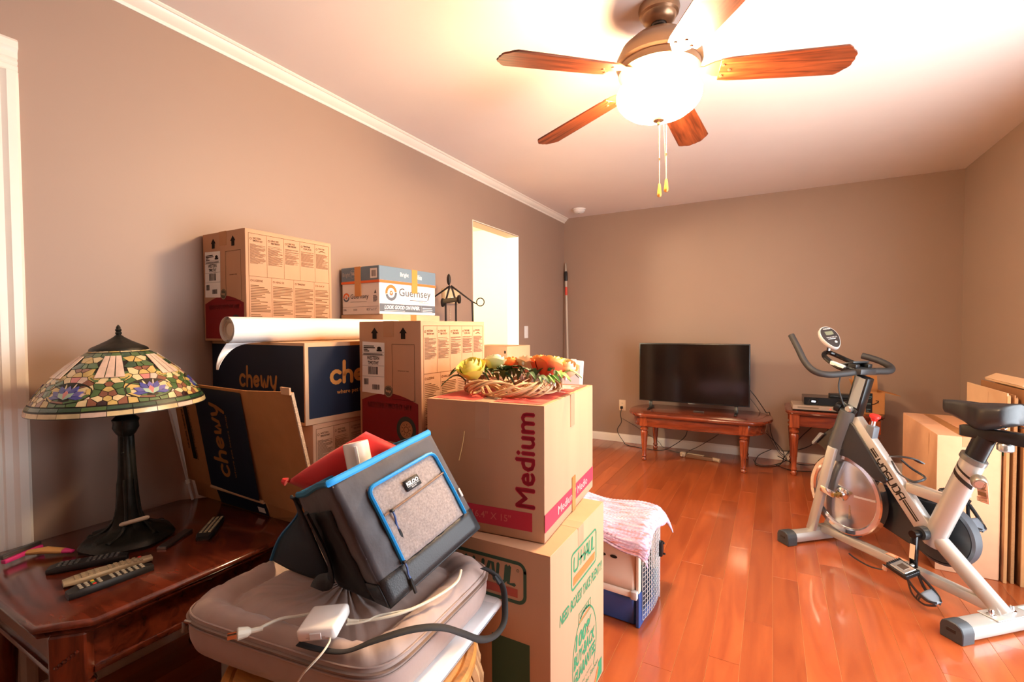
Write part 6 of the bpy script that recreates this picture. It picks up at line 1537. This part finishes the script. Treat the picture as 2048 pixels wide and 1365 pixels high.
MB().box(-.075, .075, -.05, .05, 0, .026, .003).done('case', BLACKP, sbx)
MB().box(-.05, -.02, -.0508, -.049, .010, .014).done('label_bar', mat('dim_button', (84, 84, 82), .5), sbx)
ab = thing('shipping_box', 'opened brown shipping box with black tape on small end table', 'box', (.672, 4.635, .537), R(4))
AW, AD, AH = .165, .20, .245
KO = mat('orange_kraft', (188, 128, 76), .75, var=.05, spec=.2)
b = MB(); b.box(-AW/2, AW/2, -AD/2, AD/2, 0, .004).box(-AW/2, AW/2, -AD/2, -AD/2+.004, 0, AH-.075).box(-AW/2, AW/2, AD/2-.004, AD/2, 0, AH-.075).box(-AW/2, -AW/2+.004, -AD/2, AD/2, 0, AH-.075).box(AW/2-.004, AW/2, -AD/2, AD/2, 0, AH-.075); b.done('body', KO, ab, smooth=False)
MB().bar((-AW/2, AD/2, AH-.12), (-AW/2, AD/2+.012, AH+.045), .003, .003).bm.free()
b = MB(); b.bar((0, AD/2-.002, AH-.075), (0, AD/2+.03, AH+.035), AW, .004, ref=(0, -1, 0)); bfl = b.done('flap', KO, ab, smooth=False)
b = MB(); b.bar((AW/2, 0, AH-.075), (AW/2+.098, 0, AH-.098), AD-.02, .004); b.done('flap', KO, ab, smooth=False)
b = MB(); b.bar((-AW/2, 0, AH-.075), (-AW/2-.03, 0, AH+.01), AD-.02, .004, ref=(1, 0, .3)); b.done('flap', KO, ab, smooth=False)
Fa = face_mat((-AW/2, -AD/2, 0), (1, 0, 0), (0, 0, 1))
P = Print(Fa); P.rect(.045, .01, .087, .162); P.done('black_tape', mat('black_tape', (26, 28, 30), .4), ab)
P = Print(Fa, .0012); P.text('prime', .05, .125, .083, .142, .01); P.text('prime', .05, .072, .078, .084, .01); P.stroke(arc(.066, .125, .012, 200, 340, 6, .4), .002); P.lines(.05, .02, .08, .05, 2, .2); P.done('tape_lettering', mat('teal_ink', (110, 150, 160), .5), ab)
P = Print(Fa, .0008); P.stroke(arc(.080, .125, .050, 235, 318, 10), .007); P.stroke([(.126, .104), (.110, .106)], .006); P.stroke([(.124, .104), (.122, .088)], .006); P.done('arrow_print', INK, ab)
P = Print(face_mat((AW/2-.0, AD/2-.0005, AH-.075), (-1, 0, 0), (0, .032, .11)), -.006); P.bm = None
P = Print(face_mat((-AW/2, AD/2-.0045, AH-.075), (1, 0, 0), (0, .032, .11)), .0012); P.text('56', .085, .05, .128, .078, .01, 0, 2); P.done('flap_number', INK, bfl)
ps = thing('power_strip', 'tan power strip with white plugs lying under the coffee table', 'power strip', (-.60, 4.62, .0), R(-9))
MB().box(-.10, .14, -.024, .024, 0, .032, .006, 2).done('body', mat('tan_strip', (120, 84, 60), .5), ps)
MB().box(-.09, .06, -.014, .016, .031, .040, .004).done('white_block', mat('cream_plastic', (190, 166, 138), .5), ps)
MB().box(-.155, -.105, -.026, .020, .0, .045, .012, 2).done('plug_block', mat('cream_plastic', (0, 0, 0)), ps)
MB().lathe([(0, 0), (.012, 0), (.014, .01), (.010, .022), (0, .022)], 12, Matrix.Translation((-.13, -.027, .02)) @ Matrix.Rotation(R(90), 4, 'X')).done('plug_cap', mat('cream_plastic', (0, 0, 0)), ps)
MB().tube([(.135, 0, .018), (.20, -.01, .016)], [.016, .019], 10).done('end_plug', mat('cream_plastic', (0, 0, 0)), ps)
# cords and power strip
def cord(owner, pts, r=.0035, m=None, name='power_cord', plug=None):
    o = Vector(pts[0]); t = attach(MB().tube(spline([Vector(p)-o for p in pts], 7), r, 6).done(name, m or BLACKP), owner, o)
    if plug: plug(t)
    return t
def plug_at(t): MB().box(-.012, .012, -.024, .002, -.014, .014, .004, 2).done('plug', BLACKP, t)
cord(tv, [(-1.392, 4.918, .372), (-1.40, 4.895, .30), (-1.39, 4.89, .22), (-1.43, 4.88, .13), (-1.36, 4.85, .03), (-1.30, 4.80, .005), (-1.12, 4.745, .005), (-.95, 4.745, .006), (-.85, 4.80, .05), (-.74, 4.86, .15), (-.72, 4.88, .30)], plug=plug_at)
cord(tv, [(-1.388, 4.93, .25), (-1.22, 4.915, .17), (-1.02, 4.90, .06), (-.95, 4.86, .008), (-.80, 4.74, .006), (-.70, 4.74, .006), (-.72, 4.80, .006)], .0028, mat('grey_cord', (96, 84, 76), .6))
cord(ps, [(-.35, 4.905, .28), (-.48, 4.88, .16), (-.62, 4.84, .06), (-.70, 4.80, .02)], .0032, mat('brown_cord', (86, 64, 48), .6))
cord(tv, [(-.19, 4.68, .68), (-.13, 4.70, .60), (-.07, 4.74, .50), (-.040, 4.78, .447), (-.015, 4.87, .43), (-.005, 4.905, .25), (.06, 4.88, .10), (.12, 4.86, .03), (.02, 4.70, .005), (-.1, 4.66, .005), (-.14, 4.74, .02)])
cord(tv, [(-.19, 4.72, .60), (-.12, 4.76, .50), (-.08, 4.895, .40), (-.02, 4.90, .22), (.06, 4.88, .08), (.14, 4.84, .02)], .003, mat('grey_cord', (0, 0, 0)))
cord(tv, [(-.10, 4.89, .30), (.02, 4.88, .18), (.10, 4.86, .08), (.07, 4.74, .006), (-.02, 4.62, .005), (-.12, 4.64, .005), (-.10, 4.80, .05), (.0, 4.88, .10)])
cord(tv, [(.08, 4.90, .09), (.18, 4.918, .10), (.30, 4.915, .16), (.40, 4.915, .26), (.46, 4.915, .38)])
cord(tv, [(.05, 4.86, .05), (.16, 4.80, .02), (.30, 4.79, .02), (.45, 4.84, .07), (.56, 4.88, .16)])
cord(tv, [(.40, 4.915, .46), (.34, 4.915, .36), (.24, 4.918, .24), (.16, 4.918, .12), (.09, 4.88, .02)])
cord(tv, [(.04, 4.70, .005), (.14, 4.60, .005), (.26, 4.62, .005), (.38, 4.72, .005), (.48, 4.82, .03)], .003)
# ================================================================ cartons by the right wall
rbx, F = carton('tall_carton', 'tall tan carton with white address sticker behind the bike saddle', .235, .70, .678, (.722+.1175, 3.060+.35, 0), R(0), mat('pinkish_kraft', (204, 152, 116), .75, var=.05, bump=.05, bscale=80, spec=.2), seam='y', tape=True, tm=TAPE, drop=.05)
P = Print(F['F']); P.poly([(.068, .395), (.130, .385), (.130, .445), (.072, .455)]); P.done('address_sticker', mat('pink_white_sticker', (236, 216, 206), .6), rbx)
P = Print(F['F'], .0012); P.lines(.076, .40, .126, .42, 3); P.ring((.112, .432), .006, .010, n=10); P.done('sticker_print', mat('pale_grey_ink', (0, 0, 0)), rbx)
P = Print(face_mat((-.1175, .35, 0), (0, -1, 0), (0, 0, 1))); P.rect(.56, .56, .566, .66); P.done('side_tape', TAPE, rbx)
# bundle of flattened cartons standing on edge against the right wall
for i in range(10):
    rj = random.Random(50+i)
    x = .965+.028*i; h = .905+rj.uniform(-.02, .015) - (.5 if i in (3, 6) else 0); y0 = 3.045+rj.uniform(-.012, .03); L = .52+rj.uniform(-.03, .02)
    lab = ['first', 'second', 'third', 'fourth', 'fifth', 'sixth', 'seventh', 'eighth', 'ninth', 'last'][i]
    t = thing('flattened_carton', '%s flattened brown carton from the left, standing in the bundle by right wall' % lab, 'flattened box', (x, y0, 0), 0, 'flattened cartons by the right wall')
    MB().box(0, .005, 0, L, 0, h, .001).box(.0075, .0125, .004, L-.01, 0, h-.01, .001).done('sheet', KL if i == 0 else mat('dark_brown_sheet', (150, 102, 66), .8, var=.06, spec=.2), t, smooth=False)
    MB().box(-.0002, .0128, -.001, .006, .0, h*.985, .0015).done('fold_edge', KD if i % 2 else KB, t, smooth=False)
    if i == 0:
        P = Print(face_mat((0, L, 0), (0, -1, 0), (0, 0, 1)), .0006); P.rect(.34, .60, .50, .625); P.rect(.36, .10, .48, .16); P.done('green_print', GREENP, t); P = Print(face_mat((0, L, 0), (0, -1, 0), (0, 0, 1)), .0006); P.rect(.30, .02, .302, h-.02); P.done('crease', KD, t)
# flat carton lying over the bundle with a raised flap
lid2 = thing('flat_carton', 'flat tan carton lying across the top of the standing bundle', 'flattened box', (1.12, 3.28, .925), 0)
MB().box(-.10, .15, -.26, .22, 0, .010, .002).done('sheet', KL, lid2, smooth=False)
b = MB(); b.bar((-.10, 0, .010), (-.055, 0, .036), .44, .006, ref=(-.5, 0, .8)); b.done('flap', KL, lid2, smooth=False)
# odds and ends under the left end table
rb_ = thing('red_ball', 'small red ball on the floor under the left end table', 'ball', (-1.62, .80, .03), 0)
MB().sphere((0, 0, 0), .03, 16, 10).done('body', mat('dull_red_ball', (150, 44, 34), .4), rb_)
pj_ = thing('white_jug', 'whitish plastic jug standing in the dark under the left end table', 'jug', (-1.60, .95, 0), .3)
MB().lathe([(0, 0), (.06, 0), (.066, .01), (.066, .17), (.05, .21), (.024, .235), (.024, .255), (0, .257)], 20).done('body', mat('milky_jug', (196, 190, 182), .4), pj_)
MB().tube(spline([(.045, 0, .21), (.085, 0, .19), (.085, 0, .11), (.066, 0, .08)], 5), .010, 8).done('handle', mat('milky_jug', (0, 0, 0)), pj_)
MB().lathe([(0, .257), (.026, .257), (.026, .275), (0, .276)], 16).done('cap', mat('bright_red_plastic', (0, 0, 0)), pj_)
